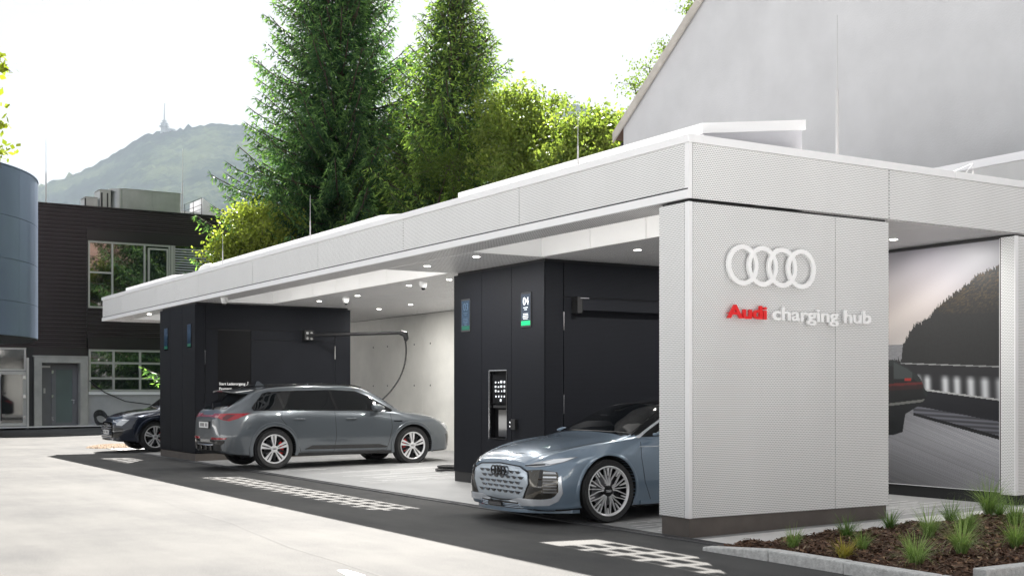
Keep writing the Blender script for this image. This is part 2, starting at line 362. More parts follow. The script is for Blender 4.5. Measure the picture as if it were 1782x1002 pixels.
# mulch bed
def mz(x, y): 
    e = min((x + .37) / .25, (-.86 - y + .0) / .12, (y + 3.38) / .2, 1); e = max(0, e)
    return gz(x) + .015 + e * (.055 + .018 * math.sin(x * 5.1 + y * 3) + .014 * math.sin(x * 11 - y * 9.3) + .010 * math.sin(23 * x + 17 * y) * math.cos(29 * y - 13 * x))
nx, ny = 260, 120; gx = np.linspace(-.37, 7.2, nx); gy = np.linspace(-3.37, -.80, ny)
mb = MB(); r = random.Random(5)
for i in range(nx):
    for j in range(ny):
        xx, yy = gx[i], gy[j]
        mb.v.append((xx, yy, mz(xx, yy) + r.uniform(0, .012)))
for i in range(nx - 1):
    for j in range(ny - 1): a = i * ny + j; mb.f.append((a, a + ny, a + ny + 1, a + 1))
tag(mb.build('planting_bed_soil', 'mulch_soil'), kind='structure')
n = 26000; cxs = rng.uniform(-.34, 5.5, n); cys = rng.uniform(-3.34, -.80, n); czs = np.array([mz(a, b) for a, b in zip(cxs, cys)]) + rng.uniform(.004, .022, n)
L = rng.uniform(.008, .032, n); W = L * rng.uniform(.2, .5, n); th = rng.uniform(0, 6.28, n); tl = rng.normal(0, .35, n)
dx = np.stack([np.cos(th) * L, np.sin(th) * L, tl * L], 1); dy = np.stack([-np.sin(th) * W, np.cos(th) * W, rng.normal(0, .4, n) * W], 1); c0 = np.stack([cxs, cys, czs], 1)
V = np.stack([c0 - dx - dy, c0 + dx - dy * .6, c0 + dx + dy, c0 - dx + dy * .7], 1)
t = rng.random(n)[:, None]; tint = np.where(t < .72, np.array([[.12, .066, .042]]), np.where(t < .94, np.array([[.25, .15, .09]]), np.array([[.30, .22, .15]]))) * rng.uniform(.6, 1.3, (n, 1))
o = quads_mesh('bark_mulch', V, tint, 'chips'); tag(o, 'loose brown bark mulch covering the planting bed', 'mulch', kind='stuff')
# ------------------------------------------------------------------ charging hub building
hub = thing('charging_hub', 'long white perforated metal drive-in canopy with flat roof over the charging bays', 'building', (0, 0, 0))
ZT, ZB, LEN, DEP = 4.085, 3.61, 25.35, 8.6
OP = [(.32, 5.35), (8.2, 16.45), (19.9, 24.0)]          # roof openings with skylights along the drive
SO0, SO1 = .48, 1.65
g = .006
def panel(x0, x1, y0, y1, z0, z1, name, m, parent=hub, lab=None):
    o = MB().box(x0, x1, y0, y1, z0, z1).build(name, m, parent)
    if lab: o['label'] = lab
    return o
js = [0.05, 3.3, 6.57, 9.84, 13.11, 16.57, 19.84, 23.2, LEN - .02]
for a, b in zip(js[:-1], js[1:]): panel(-.012, .03, a + g, b - g, ZB + .008, ZT - .002, 'fascia_panel', 'perf_white')
jx = [.035, 2.97, 5.95, 8.6]
for a, b in zip(jx[:-1], jx[1:]): panel(a + g, b - g, -.012, .03, 3.515, ZT - .002, 'fascia_panel', 'perf_white')
panel(-.014, .033, -.014, .052, 3.515, ZT - .001, 'corner_post', 'white_metal')
for a, b in ((0.2, 8.6),): panel(a, b, LEN - .03, LEN, 3.52, ZT, 'fascia_panel', 'perf_white')
# roof body: beams around the openings, closed box faces (inner core)
mb = MB()
zc0, zc1 = 3.53, 4.07
mb.box(.03, SO0, .03, LEN - .03, zc0, zc1)
e = [.03] + [v for p in OP for v in p] + [LEN - .03]
for a, b in zip(e[0::2], e[1::2]): mb.box(SO0, SO1, a, b, zc0, zc1)
mb.box(SO1, DEP, .03, LEN - .03, zc0, zc1)
mb.build('roof_core', 'black_gap', hub)
# trim strip under the front fascia and coping
mb = MB(); mb.box(-.03, .02, -.02, LEN + .01, 3.51, 3.60); mb.build('trim_strip', 'white_metal', hub, bevel=.004)
mb = MB(); mb.box(-.015, .01, .0, LEN, 3.601, 3.617); mb.build('shadow_gap', 'black_gap', hub)
for a, b in ((-.03, 8.43), (8.436, 16.9), (16.906, LEN + .02)): MB().box(-.035, .16, a if a > 0 else -.035, b, ZT, 4.17).build('coping', 'white_metal', hub, bevel=.004)
for a, b in ((.162, 4.1), (4.106, 8.6)): MB().box(a, b, -.035, .16, ZT, 4.17).build('coping', 'white_metal', hub, bevel=.004)
# low hipped roof membrane
mb = MB(); mb.add([(.16, .16, 4.12), (8.6, .16, 4.12), (8.6, LEN, 4.12), (.16, LEN, 4.12), (2.3, .5, 4.14), (2.3, LEN - 2, 4.14), (8.6, 2.6, 4.40), (5.0, 2.6, 4.34), (5.0, LEN - 3, 4.34), (8.6, LEN - 3, 4.40)],
   [(0, 1, 6, 7, 4), (0, 4, 5, 3), (4, 7, 8, 5), (7, 6, 9, 8), (5, 8, 9, 2, 3)]); 
mb.f = [(0, 1, 4), (1, 7, 4), (1, 6, 7), (0, 4, 5), (0, 5, 3), (4, 7, 8), (4, 8, 5), (7, 6, 9), (7, 9, 8), (5, 8, 9), (5, 9, 2), (5, 2, 3)]
mem = mb
# soffit
for a, b in zip(js[:-1], js[1:]): panel(.022, SO0 - .004, max(a, .5) + .003, b - .003, 3.512, 3.526, 'soffit_panel', 'perf_soffit')
ys_ = [.04, 2.9, 5.35, 8.2, 10.95, 13.7, 16.45, 19.9, 22.6, LEN - .04]; xs_ = [SO1, 2.75, 3.85, 4.95, 6.1]
for a, b in zip(ys_[:-1], ys_[1:]):
    for c, d in zip(xs_[:-1], xs_[1:]): panel(c + .004, d - .004, a + .004, b - .004, 3.505, 3.524, 'ceiling_panel', 'perf_soffit')
for a, b in ((5.35, 8.2), (16.45, 19.9), (24.0, LEN - .04)): panel(SO0, SO1, a + .004, b - .004, 3.505, 3.524, 'ceiling_panel', 'perf_soffit')
panel(6.1, 8.55, .04, 6, 3.505, 3.524, 'ceiling_panel', 'perf_soffit')
# skylights: upstands, coping and photovoltaic glass
def skylight(t0, t1):
    z0, zf, zr = 3.507, 4.36, 4.56; s0, s1 = .36, 1.80
    lined = thing_part('skylight', hub)
    # inner linings (the bright panels seen through the opening)
    n = max(1, round((t1 - t0) / 1.25)); st = (t1 - t0) / n
    for i in range(n):
        a, b = t0 + i * st, t0 + (i + 1) * st
        MB().box(SO1 - .012, SO1 + .004, a + .005, b - .005, z0, zr - .10).build('lining_panel', 'inner_panel', lined)
        MB().box(SO0 - .004, SO0 + .012, a + .005, b - .005, z0 + .02, zf - .02).build('lining_panel', 'inner_panel', lined)
    for t, d in ((t0, 1), (t1, -1)):
        MB().prism([(SO0 + .013, z0), (SO1 - .013, z0), (SO1 - .013, zr - .10), (SO0 + .013, zf - .05)], 'y', t, t + .014 * d).build('lining_panel', 'inner_panel', lined)
    # outer upstand walls with sloping top
    mb = MB(); mb.box(s0, s0 + .1, t0 - .12, t1 + .12, 4.05, zf - .10)
    mb.box(s1 - .08, s1, t0 - .12, t1 + .12, 4.05, zr - .10)
    for t in (t0 - .12, t1 + .06): mb.prism([(s0 + .1, 4.05), (s1 - .08, 4.05), (s1 - .08, zr - .11), (s0 + .1, zf - .09)], 'y', t, t + .06)
    mb.build('upstand', 'roof_membrane', lined)
    # coping frame
    k = (zr - zf) / (s1 - s0)
    def zz(s): return zf + k * (s - s0)
    for a, b, c, d in ((s0 - .03, s0 + .13, t0 - .15, t1 + .15), (s1 - .11, s1 + .03, t0 - .15, t1 + .15), (s0 + .13, s1 - .11, t0 - .15, t0 - .02), (s0 + .13, s1 - .11, t1 + .02, t1 + .15)):
        mb = MB(); mb.prism([(a, zz(a) - .11), (b, zz(b) - .11), (b, zz(b)), (a, zz(a))], 'y', c, d); mb.build('skylight_coping', 'white_metal', lined)
    # opaque cells laid in the glass with clear gaps between them
    mb = MB(); px_, py_ = .235, .43; s = s0 + .16
    while s + .12 < s1 - .12:
        t = t0 + .05
        while t + .28 < t1:
            mb.add([(s, t, zz(s) - .03), (s + .160, t, zz(s + .160) - .03), (s + .160, t + .315, zz(s + .160) - .03), (s, t + .315, zz(s) - .03)], [(0, 1, 2, 3)]); t += py_
        s += px_
    mb.build('solar_cells', 'hatch_dark', lined, kind='stuff')
def thing_part(name, parent):
    o = bpy.data.objects.new(name, None); COL.objects.link(o); o.parent = parent; return o
for a, b in OP: skylight(a, b)
# membrane sheet lies outside the openings
mem2 = MB(); mem2.add([(1.82, .17, 4.10), (8.6, .17, 4.10), (8.6, LEN - .1, 4.10), (1.82, LEN - .1, 4.10), (1.82, 2.4, 4.20), (5.2, 2.8, 4.36), (8.6, 2.8, 4.40), (1.82, LEN - 3, 4.2), (5.2, LEN - 3, 4.36), (8.6, LEN - 3, 4.40)],
    [(0, 1, 6, 5), (0, 5, 4), (4, 5, 8, 7), (5, 6, 9, 8), (7, 8, 3), (8, 9, 2, 3)]); mem2.build('roof_membrane', 'roof_membrane', hub)
mem3 = MB(); mem3.box(.16, .36, .17, LEN - .1, 4.07, 4.11)
for a, b in zip([.17] + [v[1] + .12 for v in OP], [v[0] - .12 for v in OP] + [LEN - .1]): 
    if b > a: mem3.box(.36, 1.82, a, b, 4.07, 4.108)
mem3.build('roof_edge', 'roof_membrane', hub)
# near pillar
panel(.02, 2.94, .02, .46, .0, 3.50, 'pillar_core', 'black_gap')
for a, b in ((.04, 2.10), (2.10, 2.965)): panel(a + .004, b - .004, -.012, .02, .21, 3.475, 'pillar_panel', 'perf_white')
panel(-.012, .02, .06, .475, .21, 3.475, 'pillar_panel', 'perf_white')
panel(2.94, 2.965, .022, .475, .21, 3.475, 'pillar_panel', 'perf_white')
panel(.022, 2.94, .46, .475, .21, 3.475, 'pillar_panel', 'perf_white')
MB().box(-.016, .038, -.016, .052, .208, 3.478).build('pillar_corner', 'white_metal', hub, bevel=.006)
MB().add([(.012, .012, -.05), (2.95, .012, -.05), (2.95, .46, -.05), (.012, .46, -.05), (.012, .012, .205), (2.95, .012, .205), (2.95, .46, .205), (.012, .46, .205)],
         [(0, 3, 2, 1), (4, 5, 6, 7), (0, 1, 5, 4), (1, 2, 6, 5), (2, 3, 7, 6), (3, 0, 4, 7)]).build('plinth', 'plinth', hub)
# far pillar, mural wall and rear wall
panel(5.31, 8.5, .03, .2, .05, 3.5, 'pillar_core', 'black_gap')
for a, b in ((5.32, 7.3), (7.304, 8.55)): panel(a, b, -.012, .03, .22, 3.475, 'pillar_panel', 'perf_white')
panel(5.262, 5.30, .0, .20, .22, 3.475, 'pillar_panel', 'perf_white')
panel(5.258, 5.316, -.016, .0, .218, 3.478, 'pillar_corner', 'white_metal')
panel(5.275, 8.5, .01, .21, 0, .215, 'plinth', 'black_matte')
panel(5.30, 5.6, .21, 6.2, .07, 3.5, 'partition_wall', 'black_matte')
panel(5.285, 5.30, .205, 6.2, .02, .235, 'partition_plinth', 'black_matte')
t = 6.0
edges = [26.0, 22.8, 20.33, 17.87, 15.4, 12.95, 10.5, 8.05, 5.6]
for a, b in zip(edges[1:], edges[:-1]): panel(6.15, 6.45, a + .006, b - .006, .0, 3.505, 'rear_wall_panel', 'concrete_wall')
panel(6.47, 6.6, 5.6, 26, 0, 3.5, 'rear_wall_core', 'black_gap')
mb = MB()
for a, b in zip(edges[1:], edges[:-1]):
    for u in (.18, .82):
        for z in (.6, 1.7, 2.75):
            y = a + (b - a) * u; mb.lathe([(0.0, 6.143), (.022, 6.143), (.022, 6.151)], 8, 'x', (0, y, z))
mb.build('tie_hole', 'black_matte', hub, kind='stuff')
# mural: a flat print, painted cell by cell
def seg(pts, x):
    for (a, b), (c, d) in zip(pts, pts[1:]):
        if a <= x <= c: return b + (d - b) * (x - a) / (c - a)
    return pts[0][1] if x < pts[0][0] else pts[-1][1]
def mural():
    y0, y1, z0, z1 = .225, 3.0, .245, 3.465; st = .0095
    ny, nz = int((y1 - y0) / st), int((z1 - z0) / st); V = np.zeros((ny * nz, 4, 3)); C = np.zeros((ny * nz, 3)); k = 0
    nr = np.random.default_rng(3); wob = nr.normal(0, 1, 800); stre = np.convolve(nr.normal(0, 1, 4000), np.ones(3) / 3, 'same')
    nz2 = nr.random((300, 300))
    hill = [(110, 500), (178, 492), (181, 440), (205, 400), (225, 372), (265, 350), (300, 312), (350, 268), (400, 232), (440, 197), (500, 172), (545, 150), (600, 120)]
    for i in range(ny):
        for j in range(nz):
            a, b, c, d = y0 + i * st, y0 + (i + 1) * st, z0 + j * st, z0 + (j + 1) * st
            V[k] = [(5.284, b, c), (5.284, a, c), (5.284, a, d), (5.284, b, d)]
            X, Y = px(5.284, (a + b) / 2, (c + d) / 2); u = (X - 1480) * 605 / 302; v = (Y - 380) * 1002 / 500
            if u < 135: u = 135 - (135 - u) * .5
            un = (u - 135) / 410
            f = max(0, min(1, (v - 90) / 400)); warm = math.exp(-((v - 330) / 120) ** 2) * (1 - un * .6)
            col = np.array([.30, .29, .32]) * (1 - f) + np.array([.44, .42, .41]) * f + np.array([.04, .02, .0]) * warm
            col += (np.array([.55, .55, .58]) - col) * max(0, un - .35) * max(0, 1 - abs(v - 130) / 180) * 1.1
            col *= 1 + .05 * math.sin(u * .03 + v * .045) + .015 * (nz2[int(u) % 300, int(v) % 300] - .5)
            if v > 440 and u < 190: col = np.array([.24, .24, .25]) * (1 + .25 * (nz2[int(u / 9) % 300, int(v / 2) % 300] - .5))
            hy = seg(hill, u) + 5 * wob[int(u) % 800]
            if v > hy and v < 620:
                col = np.array([.018, .018, .018]) * (1 + .5 * nz2[int(u / 5) % 300, int(v / 4) % 300])
                dpt = (v - hy)
                if un > .35 and v < 330: 
                    g_ = nz2[int(u / 7) % 300, int(v / 3 + u / 5) % 300]; col = col + np.array([.24, .15, .045]) * max(0, g_ - .45) * (un - .2) * 1.8 * max(0, 1 - dpt / 190)
            rail = 503 + (u - 180) * .034
            bot = 590 + (u - 230) * .135
            if u > 175 and v > rail: 
                col = np.array([.022, .022, .026])
                if v < rail + 4: col = np.array([.30, .30, .30])
                if rail + 34 < v < bot:
                    for cx_, wd in ((237, 9), (268, 11), (330, 12), (371, 12), (419, 13), (468, 14), (524, 16)):
                        if u > 232: col = col + np.array([.55, .56, .57]) * math.exp(-((u - cx_ - (v - 560) * .04) / wd) ** 2) * min(1, (v - rail - 34) / 22)
                if bot < v < bot + 6: col = np.array([.45, .45, .45])
                if v >= bot + 6: col = np.array([.018, .018, .026])
            l1 = 655 + (u - 240) * .19; l2 = 678 + (u - 225) * .27; l3 = 686 + (u - 220) * .285
            if v > l1 and u > 135:
                s_ = .5 + .5 * math.sin((v - l1) * .42 + u * .05); col = np.array([.16, .16, .18]) * (.5 + s_ * .8)
            if v > l2: col = np.array([.012, .012, .014])
            if v > l3 - (0 if u > 220 else 20):
                q = int((v * 2.2 - u * .9) + 2000) % 4000; br = .20 + .16 * un + .10 * math.exp(-((v - 760) / 90) ** 2)
                br *= (1 + .13 * stre[q]) * (1 - .35 * max(0, (v - 880) / 100) * (1 - un)); col = np.array([br, br, br * 1.05])
            # rear end of the dark car
            car = [(100, 488), (150, 494), (200, 519), (240, 552), (252, 575), (256, 590), (270, 606)]; under = [(100, 756), (150, 754), (182, 744), (186, 715), (192, 680), (240, 652), (266, 622), (270, 606)]
            if u <= 270 and seg(car, u) < v < seg(under, u):
                col = np.array([.012, .013, .014])
                if v < seg(car, u) + 22: col = np.array([.03, .038, .038])
                if v < 560 and 135 < u < 215 and v > seg(car, u) + 6 and u > 150: col = np.array([.07, .08, .08])
                rb = 576 - (u - 135) * .06
                if rb < v < rb + 24 and u < 253: col = np.array([.26, .02, .015]) * (.5 + .5 * math.sin(u * .9) * math.sin(v * .9)) * (1 if v < rb + 9 else .30) + .01
                if 556 < v < 567 and 188 < u < 212: col = np.array([.35, .04, .03])
                if 628 < v - (270 - u) * .12 < 637: col = np.array([.20, .20, .19])
            C[k] = col; k += 1
    o = quads_mesh('wall_print', V, np.clip(1.05 * np.clip(C, 0, 1) ** 1.35, 0, 1), 'print_colour')
    tag(o, 'large photo print of a coast road and dark car tail on the bay wall', 'wall print')
mural()
fr = thing('print_frame', 'thin silver and black edging around the big coast road print', 'frame', (5.27, 1.5, .24)); 
for b in ((5.272, 5.285, .206, .222, .235, 3.49), (5.272, 5.285, .222, 3.02, .235, .243), (5.272, 5.285, .222, 3.02, 3.467, 3.49)): MB().box(*b).build('edging', 'black_matte', fr)
MB().box(5.270, 5.284, .2225, .2285, .2435, 3.466).build('edging', 'white_metal', fr)
MB().box(5.270, 5.284, .2290, 3.0, .2435, .2485).build('edging', 'white_metal', fr)

# downlights and dome cameras (parts of the roof)
for x, y in ((.8, 5.8), (.8, 7.35), (2.3, 3.88), (2.13, 10.63), (2.3, 13.31), (2.2, 15.1), (4.37, 15.0), (4.39, 16.7), (4.43, 1.2), (4.3, 12.2), (2.2, 9.2), (.25, 21.5), (4.4, 3.9), (4.35, 9.4)):
    d = MB().lathe([(.052, 3.500), (.052, 3.506)], 20, 'z', (x, y, 0)).build('downlight', 'white_metal', hub)
    MB().lathe([(.0, 3.498), (.045, 3.498), (.052, 3.5045)], 20, 'z', (x, y, 0)).build('lens', 'lamp_emit', d)
    ld = bpy.data.lights.new('downlight_glow', 'AREA'); ld.shape = 'DISK'; ld.size = .09; ld.energy = 9.5; ld.color = (1, .98, .94); lo = bpy.data.objects.new('downlight_glow', ld); COL.objects.link(lo); lo.location = (x, y, 3.49); lo.parent = d
for x, y in ((.2, 15.45), (2.3, 13.9), (2.0, 9.8)):
    d = MB().lathe([(.0, 3.38), (.03, 3.38), (.05, 3.40), (.07, 3.45), (.075, 3.512)], 20, 'z', (x, y, 0)).build('security_camera', 'camera_white', hub, smooth=50)
    MB().lathe([(.0, 3.35), (.025, 3.355), (.04, 3.38), (.045, 3.405)], 16, 'z', (x, y, 0)).build('camera_dome', 'black_gloss', d, smooth=50)

# ------------------------------------------------------------------ emblem and lettering on the pillar
em = thing('ring_emblem', 'row of four interlocking white rings on the perforated pillar above the lettering', 'emblem', (1.1, -.06, 2.85))
for i in range(4):
    c = .459 + .216 + i * .2812; mb = MB(); prof = []; n = 64; ro, ri = .216, .166
    for k in range(n):
        a = 2 * math.pi * k / n; ca, sa = math.cos(a), math.sin(a)
        for rr, yy in ((ro, -.075), (ri, -.075), (ri, -.045), (ro, -.045)): mb.v.append((c + rr * ca, yy - .0009 * i, 2.853 + rr * sa))
    for k in range(n):
        a = k * 4; b = ((k + 1) % n) * 4
        for q in range(4): mb.f.append((a + q, b + q, b + (q + 1) % 4, a + (q + 1) % 4))
    rg = mb.build('ring', 'sign_white', em)
    mb = MB()
    for a in (.9, 2.4, 4.0, 5.4): mb.lathe([(.008, -.045), (.008, -.010)], 8, 'y', (c + .19 * math.cos(a), 0, 2.853 + .19 * math.sin(a)))
    mb.build('standoff', 'sign_white', rg)
ls = thing('sign_lettering', 'raised lettering Audi charging hub in red and white on the perforated pillar', 'lettering', (1.5, -.06, 2.29))
def letters(word, x0, x1, z, h, m, bold, name='letter'):
    size = 1.0; a, b, c, d = dims('A', 1.0, 0); size = h / (d - c); bo = bold * size
    # measure advance of each glyph from prefix widths, then fit to the wanted length
    pos = []
    for i, ch in enumerate(word):
        if ch == ' ': pos.append(None); continue
        w1 = dims(word[:i] + ch + '.', size)[1]; w2 = dims('.', size); wch = dims(ch + '.', size)[1]
        pos.append(w1 - wch)
    tot = dims(word, size)[1]; kx = (x1 - x0) / tot
    for ch, p in zip(word, pos):
        if p is None: continue
        l = text_obj(name, ch, size, m, ls, Matrix.Translation(Vector((x0 + p * kx, -.064, z)) - org(ls)) @ Matrix.Rotation(R(90), 4, 'X') @ Matrix.Diagonal((kx, 1, 1, 1)), .012, bo)
        cx_ = x0 + p * kx + .03
        MB().lathe([(.005, -.052), (.005, -.012)], 6, 'y', (cx_, 0, z + .05)).build('standoff', m, l)
letters('Audi', .472, 1.005, 2.292, .134, 'sign_red', .026)
letters('charging hub', 1.09, 2.60, 2.292, .134, 'sign_white', .026)

# ------------------------------------------------------------------ charging blocks
def block(name, label, t0, t1, s0, s1, fronts):
    o = thing(name, label, 'charging block', ((s0 + s1) / 2, (t0 + t1) / 2, 0)); zt = 3.46
    gs = gz(s0)
    MB().box(s0 + .13, s1 - .02, t0 + .02, t1 - .02, -.02, 3.44).build('core', 'black_gap', o); MB().box(s0 + .05, s1 - .05, t0 + .05, t1 - .05, 3.441, 3.504).build('head_joint', 'black_gap', o)
    b = MB(); b.box(s0 + .012, s1 - .012, t0 + .012, t1 - .012, -.05, .165 + gs); b.build('plinth', 'plinth' if s0 < 1 else 'black_matte', o)
    return o, zt, gs
# far block, flush with the roof edge
T0, T1 = 16.85, 19.62
b1, zt, gs = block('charging_block', 'dark perforated cladding block between the grey and the navy car, payment opening on its side', T0, T1, 0, 3.72, 3)
jj = [T0, 17.8, 18.72, T1]
for k, (a, b) in enumerate(zip(jj[:-1], jj[1:])): MB().box(0, .02, a + .006, b - .006, .18, zt).build('cladding_panel', 'perf_black', b1)
near = [((0.0, .22), (.18, zt)), ((.23, 3.72), (2.93, zt)), ((.23, .52), (.18, 2.92)), ((1.28, 3.32), (.18, 2.70)), ((3.33, 3.72), (.18, 2.92)), ((1.28, 3.32), (2.71, 2.92))]
for (a, b), (c, d) in near: MB().box(a + .022 if a == 0 else a + .004, b - .004, T0, T0 + .02, c, d).build('cladding_panel', 'perf_black', b1)
MB().box(.52, 1.28, T0 + .008, T0 + .018, .18, 2.90).build('payment_screen', 'black_satin', b1)
MB().box(3.70, 3.72, T0 + .02, T1, .18, zt).build('cladding_panel', 'perf_black', b1); MB().box(.02, 3.7, T1 - .02, T1, .18, zt).build('cladding_panel', 'perf_black', b1)
for (x, z0, z1) in ((.225, 2.15, 2.45), (.225, 1.25, 1.5), (3.325, 2.3, 2.6)): MB().box(x - .01, x + .006, T0 - .012, T0, z0, z1).build('hinge', 'chrome', b1)
def txt_local(s_, size, m, parent, p, face, bold=0., name='lettering'):
    mtx = (facing_ny if face == 'y' else facing_nx)(*(Vector(p) - org(parent))); return text_obj(name, s_, size, m, parent, mtx, .001, bold)
def fit(s_, w_, size=1.0): a = dims(s_, 1.0); return w_ / (a[1] - a[0])
sz = fit('Start Ladevorgang', .60); txt_local('Start Ladevorgang', sz, 'sign_white', b1, (.545, T0 + .004, 1.685), 'y', sz * .02)
txt_local('Payment', sz, 'sign_white', b1, (.545, T0 + .004, 1.575), 'y', sz * .02)
mb = MB(); mb.tube([(1.175, T0 + .003, 1.685), (1.205, T0 + .003, 1.70), (1.21, T0 + .003, 1.745)], .006, 6); mb.prism([(1.195, 1.74), (1.225, 1.74), (1.21, 1.765)], 'y', T0 + .001, T0 + .006); mb.build('arrow_mark', 'sign_white', b1)
def display(parent, x, y0, y1, z0, z1, num, dim):
    fr = MB(); fr.box(x - .012, x + .002, y0, y1, z0, z1); f_ = fr.build('display', 'black_gloss', parent)
    a, b, c, d = y0 + .03, y1 - .015, z0 + .03, z1 - .03
    MB().box(x - .0145, x - .0125, a, b, c + .07, d).build('screen', 'screen_dim' if dim else 'screen_glass', f_)
    MB().box(x - .0145, x - .0125, a, b, c, c + .068).build('screen_band', 'screen_green_dim' if dim else 'screen_green', f_)
    if num:
        m = 'screen_text_dim' if dim else 'screen_text'; w_ = (b - a)
        s_ = fit(num, w_ * .62); t_ = text_obj('numeral', num, s_, m, f_, facing_nx(*(Vector((x - .0155, b - w_ * .20, d - .16)) - org(f_))), .0005)
        mb = MB(); r = random.Random(4)
        for k, (z, q) in enumerate(((d - .205, .5), (d - .235, .3), (d - .30, .55), (d - .325, .6), (d - .35, .62), (d - .375, .5), (d - .40, .3))): 
            if z > c + .08: mb.box(x - .0158, x - .0148, (a + b) / 2 - w_ * q / 2, (a + b) / 2 + w_ * q / 2, z, z + .008)
        mb.build('text_lines', m, f_)
display(b1, 0, 17.10, 17.38, 2.51, 3.04, None, True); display(b1, 0, 18.92, 19.22, 2.51, 3.03, None, True)
# near block
S0, S1, T0, T1 = 1.75, 5.22, 5.43, 8.21
b2, zt, gs = block('charging_block', 'dark perforated cladding block with displays 03 and 04 beside the blue-grey concept car', T0, T1, S0, S1, 3)
G = gz(S0)
jj = [T0, 6.36, 7.28, T1]
for k, (a, b) in enumerate(zip(jj[:-1], jj[1:])):
    if k == 1:
        ya, yb, za, zb = 6.50, 7.03, .78, 1.86
        for bb in ((a, b, zb, zt), (a, b, .2, za), (a, ya, za, zb), (yb, b, za, zb)): MB().box(S0, S0 + .02, bb[0] + (.006 if bb[0] == a else 0), bb[1] - (.006 if bb[1] == b else 0), bb[2], bb[3]).build('cladding_panel', 'perf_black', b2)
        continue
    MB().box(S0, S0 + .02, a + .006, b - .006, .2, zt).build('cladding_panel', 'perf_black', b2)
for (a, b), (c, d) in [((S0, 2.09), (.2, zt)), ((2.10, S1), (2.95, zt)), ((2.10, S1), (.2, 2.94))]: MB().box(a + (.022 if a == S0 else .003), b - .003, T0, T0 + .02, c, d).build('cladding_panel', 'perf_black', b2)
MB().box(S1 - .02, S1, T0 + .02, T1, .2, zt).build('cladding_panel', 'perf_black', b2); MB().box(S0 + .02, S1 - .02, T1 - .02, T1, .2, zt).build('cladding_panel', 'perf_black', b2)
for (x, z0, z1) in ((2.095, 2.45, 2.72), (2.095, 1.2, 1.48)): MB().box(x - .008, x + .008, T0 - .012, T0, z0, z1).build('hinge', 'chrome', b2)
display(b2, S0, 5.77, 6.07, 2.50, 3.03, '04', False); display(b2, S0, 7.63, 7.93, 2.51, 3.05, '03', True)
# payment terminal, recessed
tm = MB().box(S0 + .10, S0 + .11, 6.50, 7.03, .78, 1.86).build('payment_terminal', 'black_satin', b2)
mb = MB()
for bb in ((6.50, 7.03, 1.845, 1.865), (6.50, 7.03, .775, .795), (6.49, 6.51, .775, 1.865), (7.015, 7.035, .775, 1.865)): mb.box(S0 - .008, S0 + .11, *bb)
mb.build('frame', 'black_gloss', tm)
MB().box(S0 - .0105, S0 - .0085, 6.49, 7.035, 1.858, 1.866).build('frame_edge', 'chrome', tm); MB().box(S0 - .0105, S0 - .0085, 7.028, 7.036, .775, 1.858).build('frame_edge', 'chrome', tm)
MB().box(S0 + .005, S0 + .02, 7.012, 7.02, .80, 1.84).build('bright_edge', 'chrome', tm)
MB().box(S0 + .03, S0 + .10, 6.53, 6.98, 1.34, 1.80).build('terminal_face', 'black_satin', tm)
mb = MB(); r = random.Random(11)
for i in range(4):
    for j in range(3):
        if r.random() < .8: mb.box(S0 + .026, S0 + .030, 6.60 + i * .09, 6.60 + i * .09 + r.uniform(.02, .05), 1.52 + j * .07, 1.52 + j * .07 + r.uniform(.02, .04))
mb.build('icons', 'screen_text', tm, kind='stuff')
mb = MB()
for i in range(4): mb.lathe([(0, S0 + .026), (.016, S0 + .026), (.016, S0 + .031)], 10, 'x', (0, 6.62 + i * .085, 1.45))
mb.build('keys', 'screen_text', tm, kind='stuff')
mb = MB(); mb.box(S0 + .025, S0 + .031, 6.71, 6.75, 1.37, 1.41); mb.build('card_slot', 'screen_text', tm)
MB().box(S0 + .04, S0 + .10, 6.53, 6.98, 1.27, 1.31).build('shelf', 'black_matte', tm)
MB().box(S0 + .06, S0 + .10, 6.55, 6.85, .82, 1.24).build('hatch', 'black_gloss', tm)
mb = MB()
for z in (.99, 1.05): mb.lathe([(0, S0 - .006), (.016, S0 - .006), (.016, S0 + .002)], 12, 'x', (0, 6.40 + .0, z))
mb.build('button', 'chrome', b2)
lk = MB().box(S0 - .05, S0, 6.18, 6.30, .94, 1.10).build('socket_box', 'black_matte', b2, bevel=.008)
# swing arms
def arm(parent, p0, p1, rad, m='black_matte'):
    a = MB().tube([p0, p1], rad, 4).build('cable_arm', m, parent); return a
T1b = 16.85
a1 = MB().tube([(2.62, T1b - .16, 2.83), (3.93, 14.62, 2.84)], .038, 12).build('cable_arm', 'black_matte', b1, smooth=40)
MB().tube([(3.93, 14.62, 2.84), (3.99, 14.5, 2.80), (4.0, 14.48, 2.70), (3.99, 14.5, 2.66)], [.055, .07, .055, .035], 12).build('arm_end', 'black_matte', a1, smooth=40)
MB().box(2.50, 2.72, T1b - .18, T1b, 2.72, 2.95).build('arm_bracket', 'black_matte', a1, bevel=.01)
mb = MB(); [mb.lathe([(0, T1b - .20), (.03, T1b - .20), (.03, T1b - .18)], 12, 'y', (x, 0, z)) for x in (2.56, 2.66) for z in (2.76, 2.88)]; mb.build('bolt', 'chrome', a1)
